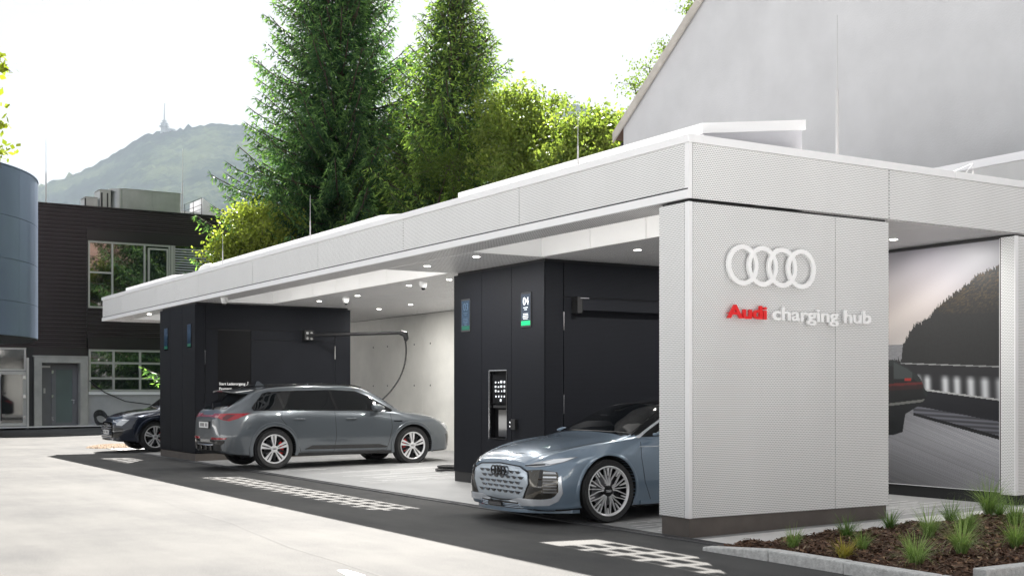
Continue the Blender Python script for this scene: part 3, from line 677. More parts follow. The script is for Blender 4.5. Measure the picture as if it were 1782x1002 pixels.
# charging cable hanging from the arm into the grey car's front wing
cp = []
P0, P1, P2, P3 = Vector((3.99, 14.5, 2.66)), Vector((4.07, 14.48, 2.05)), Vector((3.8, 14.5, 1.55)), Vector((3.12, 14.62, 1.12))
for k in range(21): u = k / 20; cp.append(P0 * (1 - u) ** 3 + P1 * 3 * u * (1 - u) ** 2 + P2 * 3 * u * u * (1 - u) + P3 * u ** 3)
o = MB().tube(cp, .019, 8).build('charging_cable', 'cable', None, smooth=60); tag(o, 'black charging cable hanging from the ceiling arm down to the grey car', 'cable')
bm_ = MB(); bm_.box(2.33, 5.0, T0 - .17, T0 - .06, 2.74, 2.90); a2 = bm_.build('cable_arm', 'perf_black', b2, bevel=.006)
MB().box(2.24, 2.33, T0 - .16, T0, 2.70, 2.94).build('arm_bracket', 'black_gap', a2); MB().box(2.29, 2.45, T0 - .165, T0 - .05, 2.918, 2.93).build('arm_cap', 'chrome', a2)
# cable coils on the ground
def coil(name, label, c, r0, n, r, grp=None, lift=.0, seed=1):
    rr = random.Random(seed); pts = []
    for k in range(n * 24 + 1):
        a = k / 24 * 2 * math.pi; q = r0 * (1 + .08 * math.sin(a * .37 + seed) + .05 * math.sin(a * .13)); pts.append((c[0] + q * math.cos(a) * (1 - .2 * math.sin(a * .11)), c[1] + q * math.sin(a), c[2] + r + r * 1.3 * (k / 24) + lift * q * math.sin(a)))
    o = MB().tube(pts, r, 7).build(name, 'cable', None, smooth=60); return tag(o, label, 'cable', grp)
coil('cable_coil', 'black cable coil lying on the bay floor against the near charging block', (2.85, 10.25, gz(2.8)), .30, 3, .022)
o = coil('cable_coil', 'coiled black hose leaning at the foot of the pale plaster wall under the windows', (4.4, 44.6, .25), .28, 5, .035, lift=1.0, seed=3)
mb = MB(); mb.tube([(3.98, 44.93, 2.05), (4.6, 44.9, 1.55), (5.5, 44.9, 1.15), (6.6, 44.9, 1.0)], .025, 6); tag(mb.build('wall_cable', 'cable'), 'thin black cable sagging along the plaster wall above the coiled hose', 'cable')
# ------------------------------------------------------------------ dark corrugated building at the end of the drive
FY = 45.0
def zpix(y, s): return None
bl = thing('workshop_building', 'dark corrugated two storey workshop at the end of the drive', 'building', (6, FY, 0))
def corrugated(x0, x1, z0, z1, y=FY, pitch=.172, d=.045, name='cladding', m='cladding_dark', parent=bl):
    mb = MB(); z = z0; prof = []
    while z < z1 - .001:
        for f_, dd in ((0, 0), (.45, 0), (.55, d), (.92, d)):
            if z + pitch * f_ <= z1: prof.append((z + pitch * f_, dd))
        z += pitch
    prof.append((z1, 0)); 
    for zz, dd in prof: mb.v += [(x0, y + dd, zz), (x1, y + dd, zz)]
    for i in range(len(prof) - 1): a = i * 2; mb.f.append((a, a + 1, a + 3, a + 2))
    return mb.build(name, m, parent)
XL, XR = -9.0, 13.5
TOPZ = 9.60
# body behind everything
MB().box(XL, XR, FY + .7, FY + 14, 0, TOPZ - .25).build('building_core', 'interior_dark', bl)
corrugated(XL, XR, 8.58, TOPZ - .06)
corrugated(XL, 3.88, 3.42, 8.58)
corrugated(3.93, XR, 3.92, 5.17); 
corrugated(9.60, XR, 5.17, 8.04)
MB().box(XL - .02, XR + .02, FY - .06, FY + .3, TOPZ - .06, TOPZ).build('roof_edge', 'cladding_smooth', bl)
MB().box(3.88, 3.93, FY - .02, FY + .05, 3.92, 8.56).build('corner_profile', 'cladding_smooth', bl)
MB().box(3.93, XR, FY - .01, FY + .10, 8.12, 8.57).build('shutter_box', 'cladding_smooth', bl)
MB().box(3.93, XR, FY - .01, FY + .10, 3.42, 3.91).build('shutter_box', 'cladding_smooth', bl)
MB().box(1.70, 3.93, FY + .02, FY + .12, 3.04, 3.42).build('lintel_strip', 'cladding_smooth', bl)
# upper window band
def window(x0, x1, z0, z1, y, cols, rows, fw=.075, name='window', parent=bl, fm='silver_frame', dep=.08):
    mb = MB(); mb.box(x0, x1, y, y + dep, z1 - fw, z1); mb.box(x0, x1, y, y + dep, z0, z0 + fw)
    mb.box(x0, x0 + fw, y, y + dep, z0 + fw, z1 - fw); mb.box(x1 - fw, x1, y, y + dep, z0 + fw, z1 - fw)
    for c in cols: mb.box(c - fw / 2, c + fw / 2, y + .002, y + dep, z0 + fw, z1 - fw)
    w_ = mb.build(name, fm, parent)
    ce = [x0 + fw / 2] + list(cols) + [x1 - fw / 2]
    for i, (a, b) in enumerate(zip(ce[:-1], ce[1:])):
        rr = rows[i] if isinstance(rows, dict) else rows; zs = [z0 + fw / 2] + list(rr) + [z1 - fw / 2]
        for q in rr: MB().box(a + fw / 2, b - fw / 2, y + .004, y + dep, q - fw / 2, q + fw / 2).build('transom', fm, w_)
        for c, d in zip(zs[:-1], zs[1:]): 
            tl = random.uniform(-.004, .004)
            MB().add([(a + fw / 2, y + dep * .6 + tl, c), (b - fw / 2, y + dep * .6 - tl, c), (b - fw / 2, y + dep * .6 - tl * .5, d), (a + fw / 2, y + dep * .6 + tl, d)], [(0, 1, 2, 3)]).build('pane', 'glass_dark', w_)
    return w_
uw = window(3.95, 7.52, 5.20, 8.11, FY + .03, [4.98, 6.38], {0: [6.75], 1: [], 2: []})
MB().box(6.52, 7.42, FY + .02, FY + .05, 5.3, 7.95).build('casement', 'silver_frame', uw)
MB().box(6.60, 7.34, FY + .012, FY + .018, 5.4, 7.87).build('pane', 'glass_dark', uw)
MB().box(7.54, 7.66, FY + .0, FY + .07, 5.2, 8.11).build('window_post', 'silver_frame', bl)
MB().box(7.68, 7.72, FY - .02, FY + .03, 5.2, 8.11).build('guide_rail', 'silver_frame', bl)
MB().box(7.72, 9.55, FY + .06, FY + .08, 5.2, 8.11).build('pane', 'glass_dark', bl)
z = 5.3
while z < 8.05: MB().add([(7.73, FY - .02, z), (9.54, FY - .02, z), (9.54, FY + .035, z + .055), (7.73, FY + .035, z + .055)], [(0, 1, 2, 3)]).build('blind_slat', 'blind_slat', bl); z += .115
# lower window band, sill and plaster wall
window(3.97, 10.2, 1.58, 3.41, FY + .02, [5.03, 6.18, 7.3, 8.4, 9.3], [2.15, 2.82], .09)
MB().box(3.95, 10.3, FY - .06, FY + .02, 1.44, 1.57).build('window_sill', 'white_paint', bl)
MB().box(3.93, XR, FY + .03, FY + .2, 0, 1.44).build('plaster_wall', 'pale_plaster', bl)
MB().box(3.93, XR, FY - .0, FY + .03, 0, .12 + .1).build('skirting', 'pale_plaster', bl)
MB().box(10.2, XR, FY + .03, FY + .2, 1.44, 3.42).build('plaster_wall', 'pale_plaster', bl)
# concrete portal and grey door
for bb in ((1.72, 2.02, .0, 3.04), (3.60, 3.92, .0, 3.04)): MB().box(bb[0], bb[1], FY - .12, FY + .5, bb[2], bb[3]).build('portal_post', 'portal_concrete', bl)
MB().box(2.02, 3.60, FY - .12, FY + .5, 2.80, 3.04).build('portal_lintel', 'portal_concrete', bl); MB().box(1.66, 3.98, FY - .15, FY + .5, 3.042, 3.10).build('portal_cap', 'portal_concrete', bl)
MB().box(2.02, 3.60, FY + .42, FY + .5, 0, 2.8).build('side_panel', 'grey_door', bl)
MB().box(2.18, 2.26, FY + .40, FY + .42, 1.50, 1.72).build('letter_plate', 'silver_frame', bl)
MB().box(2.03, 2.45, FY + .385, FY + .42, 2.60, 2.68).build('door_lamp', 'silver_frame', bl)
dm = MB(); dm.box(2.50, 2.68, FY + .36, FY + .42, .09, 2.70); dm.box(3.36, 3.54, FY + .36, FY + .42, .09, 2.70); dm.box(2.68, 3.36, FY + .36, FY + .42, 2.52, 2.70); dm.box(2.68, 3.36, FY + .36, FY + .42, .09, .24)
dr_ = dm.build('door', 'grey_door', bl)
mat('frosted', (.13, .17, .165), .25, 0, .1, 1); MB().box(2.68, 3.36, FY + .39, FY + .40, .24, 2.52).build('pane', 'frosted', dr_)
MB().tube([(3.42, FY + .34, 1.05), (3.42, FY + .30, 1.22), (3.30, FY + .30, 1.22)], .02, 6).build('handle', 'chrome', dr_)
for z in (.35, 1.3, 2.35): MB().box(2.50, 2.58, FY + .34, FY + .36, z, z + .13).build('hinge', 'chrome', dr_)
# glazed entrance below the drum
gl = thing('glass_entrance', 'silver framed glass entrance doors under the blue drum', 'entrance', (0, FY, 0))
for i, (a, b) in enumerate(((.30, 1.42), (-.95, .28), (-2.2, -.97))): window(a, b, .12, 2.42, FY + .05, [], [], .13, 'glass_door', gl)
for i, (a, b) in enumerate(((-.95, 1.42), (-3.4, -.97))): window(a, b, 2.44, 3.42, FY + .05, [], [], .08, 'fanlight', gl)
MB().tube([(.42, FY - .03, .35), (.42, FY - .03, 2.2)], .022, 8).build('pull_handle', 'black_matte', gl)
for z in (.4, 1.3, 2.1): MB().box(1.30, 1.40, FY + .02, FY + .05, z, z + .14).build('hinge', 'chrome', gl)
MB().box(1.44, 1.70, FY + .0, FY + .3, 0, 3.42).build('side_post', 'black_matte', gl)
MB().box(1.42, 1.52, FY - .02, FY + .0, 0, 3.0).build('side_trim', 'silver_frame', gl)
MB().box(-9, -3.42, FY + .05, FY + .15, 0, 3.42).build('side_wall', 'grey_door', gl)
sheet('entrance_paving', [(-9, 43.0), (8, 43.0), (8, 45.6), (-9, 45.6)], .02, 'path_slab')
# roof plant
def roofbox(name, label, bx, m, n=3):
    x0, x1, y0, y1, z0, z1 = bx; o = thing(name, label, 'roof unit', ((x0 + x1) / 2, y0, z0)); st = (x1 - x0) / n
    for i in range(n): MB().box(x0 + i * st + .004, x0 + (i + 1) * st - .004, y0, y0 + .02, z0, z1).build('side_panel', m, o)
    MB().box(x0, x1, y0 + .021, y1, z0, z1 - .004).build('housing', m, o); MB().box(x0 - .03, x1 + .03, y0 - .03, y1, z1, z1 + .025).build('lid', m, o); return o
o = roofbox('ventilation_duct', 'long galvanised duct box with rounded end on the dark roof', (5.55, 8.16, FY + .6, FY + 1.8, 9.35, 10.56), 'galvanised', 2)
MB().lathe([(.0, 9.36), (.42, 9.36), (.42, 10.57), (0, 10.57)], 24, 'z', (5.45, FY + 1.02, 0)).build('rounded_end', 'galvanised', o, smooth=40)
o = roofbox('ventilation_cowl', 'low galvanised cowl, leftmost unit on the dark roof', (3.95, 4.45, FY + .5, FY + 1.5, 9.4, 10.05), 'galvanised', 1)
MB().box(3.90, 3.96, FY + .48, FY + .5, 9.5, 10.0).build('grille', 'black_matte', o)
o = roofbox('ventilation_cowl', 'taller galvanised cowl with sloped hood between the low cowl and the long duct', (4.55, 5.02, FY + .5, FY + 1.5, 9.4, 10.42), 'galvanised', 1)
MB().add([(4.55, FY + .5, 10.45), (5.02, FY + .5, 10.45), (5.3, FY + .6, 10.38), (5.3, FY + 1.3, 10.38), (4.78, FY + 1, 10.52)], [(0, 1, 4), (1, 2, 4), (2, 3, 4), (3, 0, 4)]).build('hood', 'galvanised', o)
MB().box(4.60, 4.66, FY + .46, FY + .5, 9.4, 10.3).build('bracket', 'black_matte', o); MB().box(4.85, 4.90, FY + .46, FY + .5, 9.4, 10.3).build('bracket', 'black_matte', o)
o = thing('roof_penthouse', 'pale sloped penthouse with a small railing behind the dark roof', 'roof unit', (9.5, FY + 1, 9.4))
MB().prism([(9.25, 9.3), (11.1, 9.3), (9.3, 10.52)], 'y', FY + 1.0, FY + 3).build('side_wall', 'white_paint', o)
MB().box(8.22, 9.25, FY + 1.4, FY + 3, 9.3, 9.9).build('wall', 'white_paint', o)
rl = MB(); [rl.tube([(x, FY + 1.0, 9.4), (x, FY + 1.0, 10.15 + (x - 8.4) * .45)], .015, 6) for x in (8.45, 8.85, 9.24)]; [rl.tube([(8.45, FY + 1, z0), (9.24, FY + 1, z0 + .36)], .012, 6) for z0 in (9.65, 9.85, 10.15)]; rl.build('railing', 'black_matte', o)
# drum
dx_, dy_, DR = -6.25, 35.57, 6.3
dru = thing('drum_building', 'curved blue-grey metal drum overhanging the entrance at the left edge', 'building', (dx_, dy_, 0))
zs = [3.33, 4.42, 5.75, 7.1, 8.66]; n = 26
for i in range(len(zs) - 1):
    for k in range(n):
        a0, a1 = 2 * math.pi * (k + .5) / n, 2 * math.pi * (k + 1.5) / n; mb = MB(); q = 5
        for r_ in (DR, DR - .03):
            for z in (zs[i] + .008, zs[i + 1] - .008):
                for j in range(q + 1): a = a0 + .0012 + (a1 - a0 - .0024) * j / q; mb.v.append((dx_ + r_ * math.cos(a), dy_ + r_ * math.sin(a), z))
        w_ = q + 1
        for j in range(q): mb.f.append((j, j + 1, j + 1 + w_, j + w_)); mb.f.append((j + 2 * w_, j + 3 * w_, j + 1 + 3 * w_, j + 1 + 2 * w_)); mb.f.append((j + w_, j + 1 + w_, j + 1 + 3 * w_, j + 3 * w_)); mb.f.append((j, j + 2 * w_, j + 1 + 2 * w_, j + 1))
        ob = mb.build('facade_panel', 'drum_metal', dru, smooth=30)
MB().lathe([(DR - .035, 3.32), (DR - .035, 8.67)], 120, 'z', (dx_, dy_, 0)).build('drum_core', 'drum_metal_light', dru, smooth=30)
MB().lathe([(0, 3.30), (DR - .01, 3.30), (DR - .01, 3.325)], 96, 'z', (dx_, dy_, 0)).build('underside', 'black_matte', dru)
MB().lathe([(DR - .15, 8.66), (DR + .02, 8.66), (DR + .02, 8.70), (0, 8.70)], 96, 'z', (dx_, dy_, 0)).build('roof_edge', 'drum_metal', dru)
MB().lathe([(2.9, 0), (2.9, 3.3)], 48, 'z', (dx_, dy_ + 2.0, 0)).build('base_wall', 'black_matte', dru, smooth=30)
# ------------------------------------------------------------------ gabled building on the right, and the low annex wall
ga = thing('gabled_building', 'big grey rendered gable wall with steep verge rising behind the hub', 'building', (11, 4, 0))
GX, ez, et, sl = 11.0, 8.41, 15.87, .768; rt = 3.6; rz = ez + sl * (et - rt); lt = rt - (et - rt)
MB().prism([(et, 0), (et, ez), (rt, rz), (lt, ez), (lt, 0)], 'x', GX, GX + 11).build('wall', 'render_wall', ga)
for sgn, te in ((1, et), (-1, lt)):
    dd = .16; e2 = te + .35 * sgn; ze = ez - .35 * sl
    MB().prism([(e2, ze), (rt, rz), (rt, rz + dd), (e2, ze + dd)], 'x', GX - .05, GX + 11.3).build('roof', 'roof_tile', ga)
    MB().prism([(e2, ze - .07), (rt, rz - .07), (rt, rz + dd + .03), (e2, ze + dd + .03)], 'x', GX - .10, GX - .051).build('verge_board', 'verge_trim', ga)
    MB().prism([(e2 + .0, ze - .30), (e2 - .34 * sgn, ze - .10), (e2 - .3 * sgn, ze - .35)], 'x', GX - .02, GX + 11).build('eaves', 'black_matte', ga)
an = thing('annex', 'low white annex with metal coping standing between the hub roof and the gable', 'building', (8.7, 0, 0))
MB().box(8.65, 10.98, -9, 4.05, 0, 5.14).build('wall', 'annex_wall', an); MB().box(8.60, 10.98, -9.05, 4.1, 5.14, 5.27).build('coping', 'white_metal', an)
# ------------------------------------------------------------------ lightning rods
def rod(x, y, z, hgt, r, label, foot=False, cat='lightning rod'):
    o = thing('lightning_rod', label, cat, (x, y, z)); MB().tube([(x, y, z), (x, y, z + hgt * .5)], r, 8).build('lower_tube', 'rod_metal', o); MB().tube([(x, y, z + hgt * .5), (x, y, z + hgt)], [r * .45, r * .25], 6).build('tip', 'rod_metal', o)
    if foot: MB().lathe([(0, z - .04), (.19, z - .04), (.17, z + .05), (.05, z + .09), (0, z + .09)], 20, 'z', (x, y, 0)).build('foot', 'pale_plaster', o, smooth=40)
    return o
rod(2.77, .60, 4.22, 1.78, .020, 'tall lightning rod in front of the gable wall on the near roof corner', True)
rod(.28, 2.42, 4.12, .75, .010, 'thin lightning rod on the hub roof in front of the yellow-green trees')
rod(.28, 10.9, 4.12, .95, .011, 'thin lightning rod on the hub roof in front of the left spruce')
rod(.28, 15.8, 4.12, .85, .011, 'thin lightning rod on the hub roof in front of the silver blinds')
rod(4.57, .08, 4.12, .22, .012, 'short dark rod with stay wires on the roof edge at the far right')
rod(2.3, FY + .5, 9.5, 2.9, .028, 'tall thin mast beside the drum on the dark roof')
rod(8.20, FY + .5, 9.5, 3.1, .032, 'tall thin mast at the end of the galvanised duct')
o = MB().tube([(4.57, .08, 4.33), (4.9, .6, 4.15)], .004, 5).tube([(4.57, .08, 4.33), (4.3, .5, 4.15)], .004, 5).build('stay_wire', 'rod_metal'); tag(o, 'thin stay wires beside the short rod on the roof edge', 'wire')
o = MB().tube([(2.77, .5, 4.22), (2.8, .2, 4.20), (2.85, .12, 4.18), (2.9, .08, 4.18), (3.0, .06, 4.12)], .006, 5).build('earthing_wire', 'rod_metal'); tag(o, 'thin earthing wire running from the rod foot along the roof edge', 'wire')
o = MB().lathe([(0, 4.52), (.1, 4.50), (.2, 4.44), (.26, 4.34), (.27, 4.10)], 20, 'z', (.75, 18.2, 0)).build('roof_dome', 'camera_white', None, smooth=60); tag(o, 'small white roof dome standing on the hub roof by the yellow-green shrub', 'roof vent')
# ------------------------------------------------------------------ mountain with transmitter
ax, ay = -.5228711, .8524117
def cw(X, Y): return (CX + X * ay + Y * (-ax), CY + X * ax + Y * ay)
ridge = [(-600, 560), (-300, 470), (-100, 400), (66, 324), (140, 300), (200, 266), (236, 243), (262, 231), (290, 226), (330, 223), (350, 218), (380, 217), (420, 219), (445, 223), (520, 235), (600, 230), (720, 215), (850, 200), (960, 188), (1000, 182), (1040, 190), (1080, 205), (1300, 230), (1782, 330), (2300, 480)]
nu, nv = 420, 110; mb = MB(); Yr = 6500.
rr = np.random.default_rng(9); ph = rr.random((6, 3)) * 6
def fbm(x, y): 
    s = 0
    for k in range(6): f_ = .0016 * 1.9 ** k; s += math.sin(x * f_ + ph[k, 0] + 1.3 * math.sin(y * f_ * .7 + ph[k, 1])) * math.cos(y * f_ * 1.1 + ph[k, 2]) / 1.7 ** k
    return s
for i in range(nu):
    u = -600 + 2900 * i / (nu - 1); hz = (YH - seg(ridge, u)) / F * Yr + CH
    for j in range(nv):
        v = j / (nv - 1); Y = 2250 + (Yr - 2250) * v; X = (u - 891) / F * Y
        k = v ** 1.5; h_ = hz * k; x, y = cw(X, Y)
        h_ += (24 * fbm(x, y) * math.sin(math.pi * min(v, 1)) ** .7 + rr.normal(0, 5.0) * (.4 + v)) * (1 if v > .02 else 0)
        mb.v.append((x, y, max(-.5, h_)))
for i in range(nu - 1):
    for j in range(nv - 1): a = i * nv + j; mb.f.append((a, a + nv, a + nv + 1, a + 1))
b0 = len(mb.v)
for i in range(nu):
    v_ = mb.v[i * nv + nv - 1]; X, Y = (v_[0] - CX), (v_[1] - CY); mb.v.append((CX + X * 1.25, CY + Y * 1.25, -.5))
for i in range(nu - 1): mb.f.append((i * nv + nv - 1, (i + 1) * nv + nv - 1, b0 + i + 1, b0 + i))
mo = mb.build('mountain', 'forest_hill', None); tag(mo, kind='structure'); shade(mo.data, 60)
x, y = cw((286 - 891) / F * 6475, 6475); zb = (YH - 228) / F * 6475
tt = thing('transmitter_tower', 'distant transmitter tower with slim mast on the mountain top', 'tower', (x, y, zb))
k_ = 2.5
MB().lathe([(9 * k_, zb - 30), (7 * k_, zb + 20), (7 * k_, zb + 35), (4 * k_, zb + 40), (3.4 * k_, zb + 55)], 10, 'z', (x, y, 0)).build('shaft', 'mast_grey', tt)
MB().box(x - 5, x + 55, y - 15, y + 15, zb - 30, zb + 15).build('station_building', 'mast_grey', tt)
for z, r_ in ((zb + 22, 27), (zb + 37, 22), (zb + 52, 15)): MB().lathe([(0, z), (r_, z), (r_, z + 4), (0, z + 4)], 12, 'z', (x, y, 0)).build('platform', 'mast_grey', tt)
MB().tube([(x, y, zb + 55), (x, y, zb + 100), (x, y, zb + 148)], [4.0, 3.0, 1.6], 8).build('mast', 'mast_grey', tt)
# ------------------------------------------------------------------ trees
def norm(a): return a / np.maximum(np.linalg.norm(a, axis=-1, keepdims=True), 1e-9)
def spruce(name, label, base, H, rad, seed, lean_right=0, young_lit=(.10, .15, .03), z_low=1.5, yellow_side=None, dens=1.0, old_shaded=(.028, .074, .036)):
    r = np.random.default_rng(seed); bx, by = base; o = thing(name, label, 'spruce tree', (bx, by, 0))
    MB().tube([(bx, by, -.1), (bx, by, H * .4), (bx, by, H * .98)], [H * .017, H * .011, .02], 10).build('trunk', 'bark', o, smooth=40)
    Q = []; T = []; br = MB(); z = z_low
    while z < H * .985:
        rel = (z - z_low) / (H - z_low); Lmax = rad * (1 - rel) ** .93 + .25
        nb = 6 if rel < .8 else 5
        a0 = r.random() * 6.28
        for b in range(nb):
            a = a0 + b * 6.283 / nb + r.normal(0, .18); L = Lmax * r.uniform(.72, 1.12); dirh = np.array([math.cos(a), math.sin(a), 0])
            side = np.array([-dirh[1], dirh[0], 0]); zz = z + r.uniform(-.12, .12)
            rise = (.10 + .75 * rel); n = max(6, int(L / .15)); u = np.linspace(0, 1, n)
            P = np.array([bx, by, zz]) + dirh * (u * L)[:, None]; P[:, 2] += L * (rise * u - (.62 - .25 * rel) * u ** 1.4 * (1 - .72 * u ** 1.5))
            br.tube([tuple(p) for p in P[::max(1, n // 5)]] + [tuple(P[-1])], [.035 * (1 - k / 8) + .006 for k in range(len(P[::max(1, n // 5)]) + 1)], 4, False)
            tn = norm(np.gradient(P, axis=0)); bright = r.uniform(.6, 1.45)
            for k in range(1, n):
                uu = u[k]; tl = min(1.0, .30 + L * .20) * (1 - uu) ** .6 * min(1, .35 + uu * 3) + .12
                for sg in (-1, 1):
                    if r.random() > .96: continue
                    d = norm(side * sg * (.8 + .2 * r.random()) + tn[k] * (.55 + .3 * uu) + np.array([0, 0, -.05 - .35 * r.random()]))
                    m = max(4, int(tl / .05 * dens)); w_ = np.linspace(.1, 1, m)[:, None]
                    C = P[k] + d * (w_ * tl); C[:, 2] -= (w_[:, 0] ** 2) * tl * r.uniform(.15, .7)
                    # little drooping shoots along the side twig
                    sdir = norm(d * .6 + r.normal(0, .42, (m, 3)) + np.array([0, 0, -.55]))
                    ln = r.uniform(.14, .26, m)[:, None]; up = norm(np.cross(sdir, r.normal(0, 1, (m, 3)))); wd = r.uniform(.018, .034, m)[:, None]
                    A = C; B = C + sdir * ln * .45 + up * wd; D = C + sdir * ln * .45 - up * wd; E_ = C + sdir * ln
                    Q.append(np.stack([A, B, E_, D], 1))
                    tip = (w_[:, 0] > .8) & (uu > .35); f_ = np.clip(.02 + .55 * uu ** 1.3 * w_[:, 0] + .35 * tip + r.normal(0, .08, m), 0, 1)  # new growth paler; crown's inner shade and sunlit tips also put into the tint
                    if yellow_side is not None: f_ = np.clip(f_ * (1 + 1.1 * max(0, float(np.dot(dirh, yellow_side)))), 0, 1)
                    T.append((np.array(old_shaded) * (1 - f_[:, None]) + np.array(young_lit) * f_[:, None]) * bright)
            Q.append(np.stack([P[-1] + np.array([0, 0, .012]), P[-1] + tn[-1] * .22, P[-1] - np.array([0, 0, .012]), P[-1] - tn[-1] * .03], 0)[None]); T.append(np.array([[.03, .05, .02]]))
        z += r.uniform(.22, .31) * (1 if rel < .7 else .75)
    br.build('branches', 'bark', o, kind='stuff'); quads_mesh('crown', np.concatenate(Q), np.concatenate(T), 'needles', o, kind=None)
    return o
ys_dir = np.array([.2, -1.0, 0]) / 1.02
spruce('spruce_tree', 'tall dark green spruce, the larger left one rising behind the hub roof', (11.0, 34.2), 20.8, 6.6, 3, z_low=2.2, young_lit=(.18, .32, .09))
spruce('spruce_tree', 'lighter green spruce with yellow-green tips to the right of the big dark spruce', (13.7, 29.9), 17.2, 5.1, 5, z_low=2.2, young_lit=(.27, .40, .08), yellow_side=np.array([-.6, -.8, 0]), old_shaded=(.036, .085, .038))
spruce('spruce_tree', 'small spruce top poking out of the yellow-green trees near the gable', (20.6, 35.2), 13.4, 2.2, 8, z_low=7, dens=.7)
def broadleaf(name, label, base, H, blobs, seed, nleaf, size=.12, col=(.09, .15, .035), col2=(.27, .32, .075), trunk=True, cat='tree', spr=.15, limb=1):
    r = np.random.default_rng(seed); bx, by = base; o = thing(name, label, cat, (bx, by, 0))
    mb = MB(); top = max(b[2] for b in blobs)
    mb.tube([(bx, by, -.1), (bx + .1, by, top * .4), (bx, by + .1, top * .7)], [.16, .11, .06], 8)
    for (cx_, cy_, cz_, rx, rz_) in blobs: mb.tube([(bx + .05, by, min(cz_ * .45, top * .5)), ((bx + cx_) / 2 + .1, (by + cy_) / 2, cz_ * .75), (cx_, cy_, cz_)], [.07 * limb, .045 * limb, .018 * limb], 6)
    Q = []; T = []; vol = sum(b[3] ** 2 * b[4] for b in blobs)
    for (cx_, cy_, cz_, rx, rz_) in blobs:
        nb = int(nleaf * rx ** 2 * rz_ / vol); ncl = max(6, nb // 38)
        dd = norm(r.normal(0, 1, (ncl, 3))); rad_ = r.uniform(.25, 1.0, ncl)[:, None] ** .5; cc = dd * rad_ * np.array([rx, rx, rz_]) * (1 + .30 * r.normal(0, 1, (ncl, 1))) + np.array([cx_, cy_, cz_])
        for q in range(0, ncl, 3): mb.tube([(cx_, cy_, cz_), tuple(np.array([cx_, cy_, cz_]) * .4 + cc[q] * .6 + r.normal(0, .05, 3)), tuple(cc[q])], [.014 * limb, .009 * limb, .005 * limb], 4, False)
        per = nb // ncl
        for q in range(ncl):
            spread = spr + .5 * spr * r.random(); c = cc[q] + r.normal(0, spread, (per, 3)) * np.array([1, 1, .75])
            d = norm(r.normal(0, 1, (per, 3)) + np.array([0, 0, -.3])); s_ = norm(np.cross(d, r.normal(0, 1, (per, 3)))); ln = size * r.uniform(.7, 1.35, (per, 1))
            Q.append(np.stack([c, c + d * ln * .5 + s_ * ln * .33, c + d * ln, c + d * ln * .5 - s_ * ln * .33], 1))
            f_ = r.random((per, 1)) * .7 + .3 * r.random(); T.append((np.array(col) * (1 - f_) + np.array(col2) * f_) * r.uniform(.8, 1.2))
    mb.build('trunk', 'bark', o, smooth=50); quads_mesh('crown', np.concatenate(Q), np.concatenate(T), 'leaves', o); return o
def at(x, y, Y): 
    X = (x - 891) / F * Y; p = cw(X, Y); return (p[0], p[1], CH + (YH - y) / F * Y)
def blobs(lst): return [(*at(x, y, Y), rx, rz_) for x, y, Y, rx, rz_ in lst]
Y1 = 40
b = blobs([(905, 175, Y1, .8, .7), (930, 235, Y1, 1.1, 1.0), (960, 185, Y1 + 1, .55, .5), (870, 230, Y1 + 1, 1.0, 1.1), (985, 250, Y1, 1.0, .9), (900, 300, Y1, 1.2, 1.0)])
broadleaf('broadleaf_tree', 'yellow-green leafy tree just right of the lighter spruce', at(920, 684, Y1)[:2], 9, b, 21, 16000)
b = blobs([(1010, 235, 37, .8, .7), (1045, 215, 38, .5, .45), (1060, 250, 37, .8, .7), (1030, 275, 36.5, 1.1, .6), (1075, 225, 38, .45, .5), (990, 285, 37, .9, .6), (1090, 262, 38, .5, .5)])
broadleaf('broadleaf_tree', 'yellow-green leafy tree touching the foot of the gable verge', at(1040, 684, 37)[:2], 9, b, 22, 15000)
b = blobs([(1155, 80, 41, .35, .3), (1130, 118, 41, .4, .22), (1102, 145, 41, .45, .18), (1112, 158, 41, .35, .2), (1165, 105, 41, .4, .4), (1150, 150, 42, .6, .5), (1195, 12, 42, .42, .35), (1215, 60, 42.5, .6, .8), (1120, 190, 41, .4, .3), (1240, -40, 43, 1.0, 1.0), (1095, 200, 41, .3, .2)])
broadleaf('broadleaf_tree', 'airy birch-like tree whose twigs peek out beyond the gable verge', at(1190, 684, 42)[:2], 13, b, 23, 9000, .09, (.07, .12, .025), (.16, .22, .04))
b = blobs([(400, 425, 43, .55, .5), (380, 445, 42.5, .45, .3), (430, 380, 44, .7, .6), (450, 420, 43, .9, .7), (480, 395, 45, .8, .8), (420, 460, 43, .8, .5), (370, 465, 42, .35, .25)])
broadleaf('broadleaf_shrub', 'bright yellow-green shrub below the left spruce at the hub roof', at(430, 684, 43)[:2], 6, b, 24, 12000, .12, (.14, .19, .035), (.32, .36, .075), cat='shrub')
# undergrowth between the spruces
b = blobs([(640, 330, 47, 1.4, 1.5), (700, 320, 47, 1.4, 1.2), (560, 370, 49, 1.6, 1.4), (780, 290, 42, 1.3, 1.0), (840, 260, 43, 1.1, 1.2), (720, 250, 50, 1.4, 2)])
broadleaf('broadleaf_tree', 'leafy tree filling the gap low between the two spruces', at(700, 684, 49)[:2], 8, b, 25, 22000, .09, (.05, .09, .02), (.12, .17, .03))
# twigs of a tree just outside the left edge
b = blobs([(-4, 112, 9, .05, .05), (-5, 175, 9, .04, .03), (-4, 212, 9, .045, .04), (-3, 266, 9, .05, .05)])
broadleaf('broadleaf_tree', 'leaf tips of a tree reaching in at the left picture edge', at(-160, 684, 9.5)[:2], 4, b, 26, 150, .055, (.16, .20, .02), (.25, .28, .03), spr=.03, limb=.2)
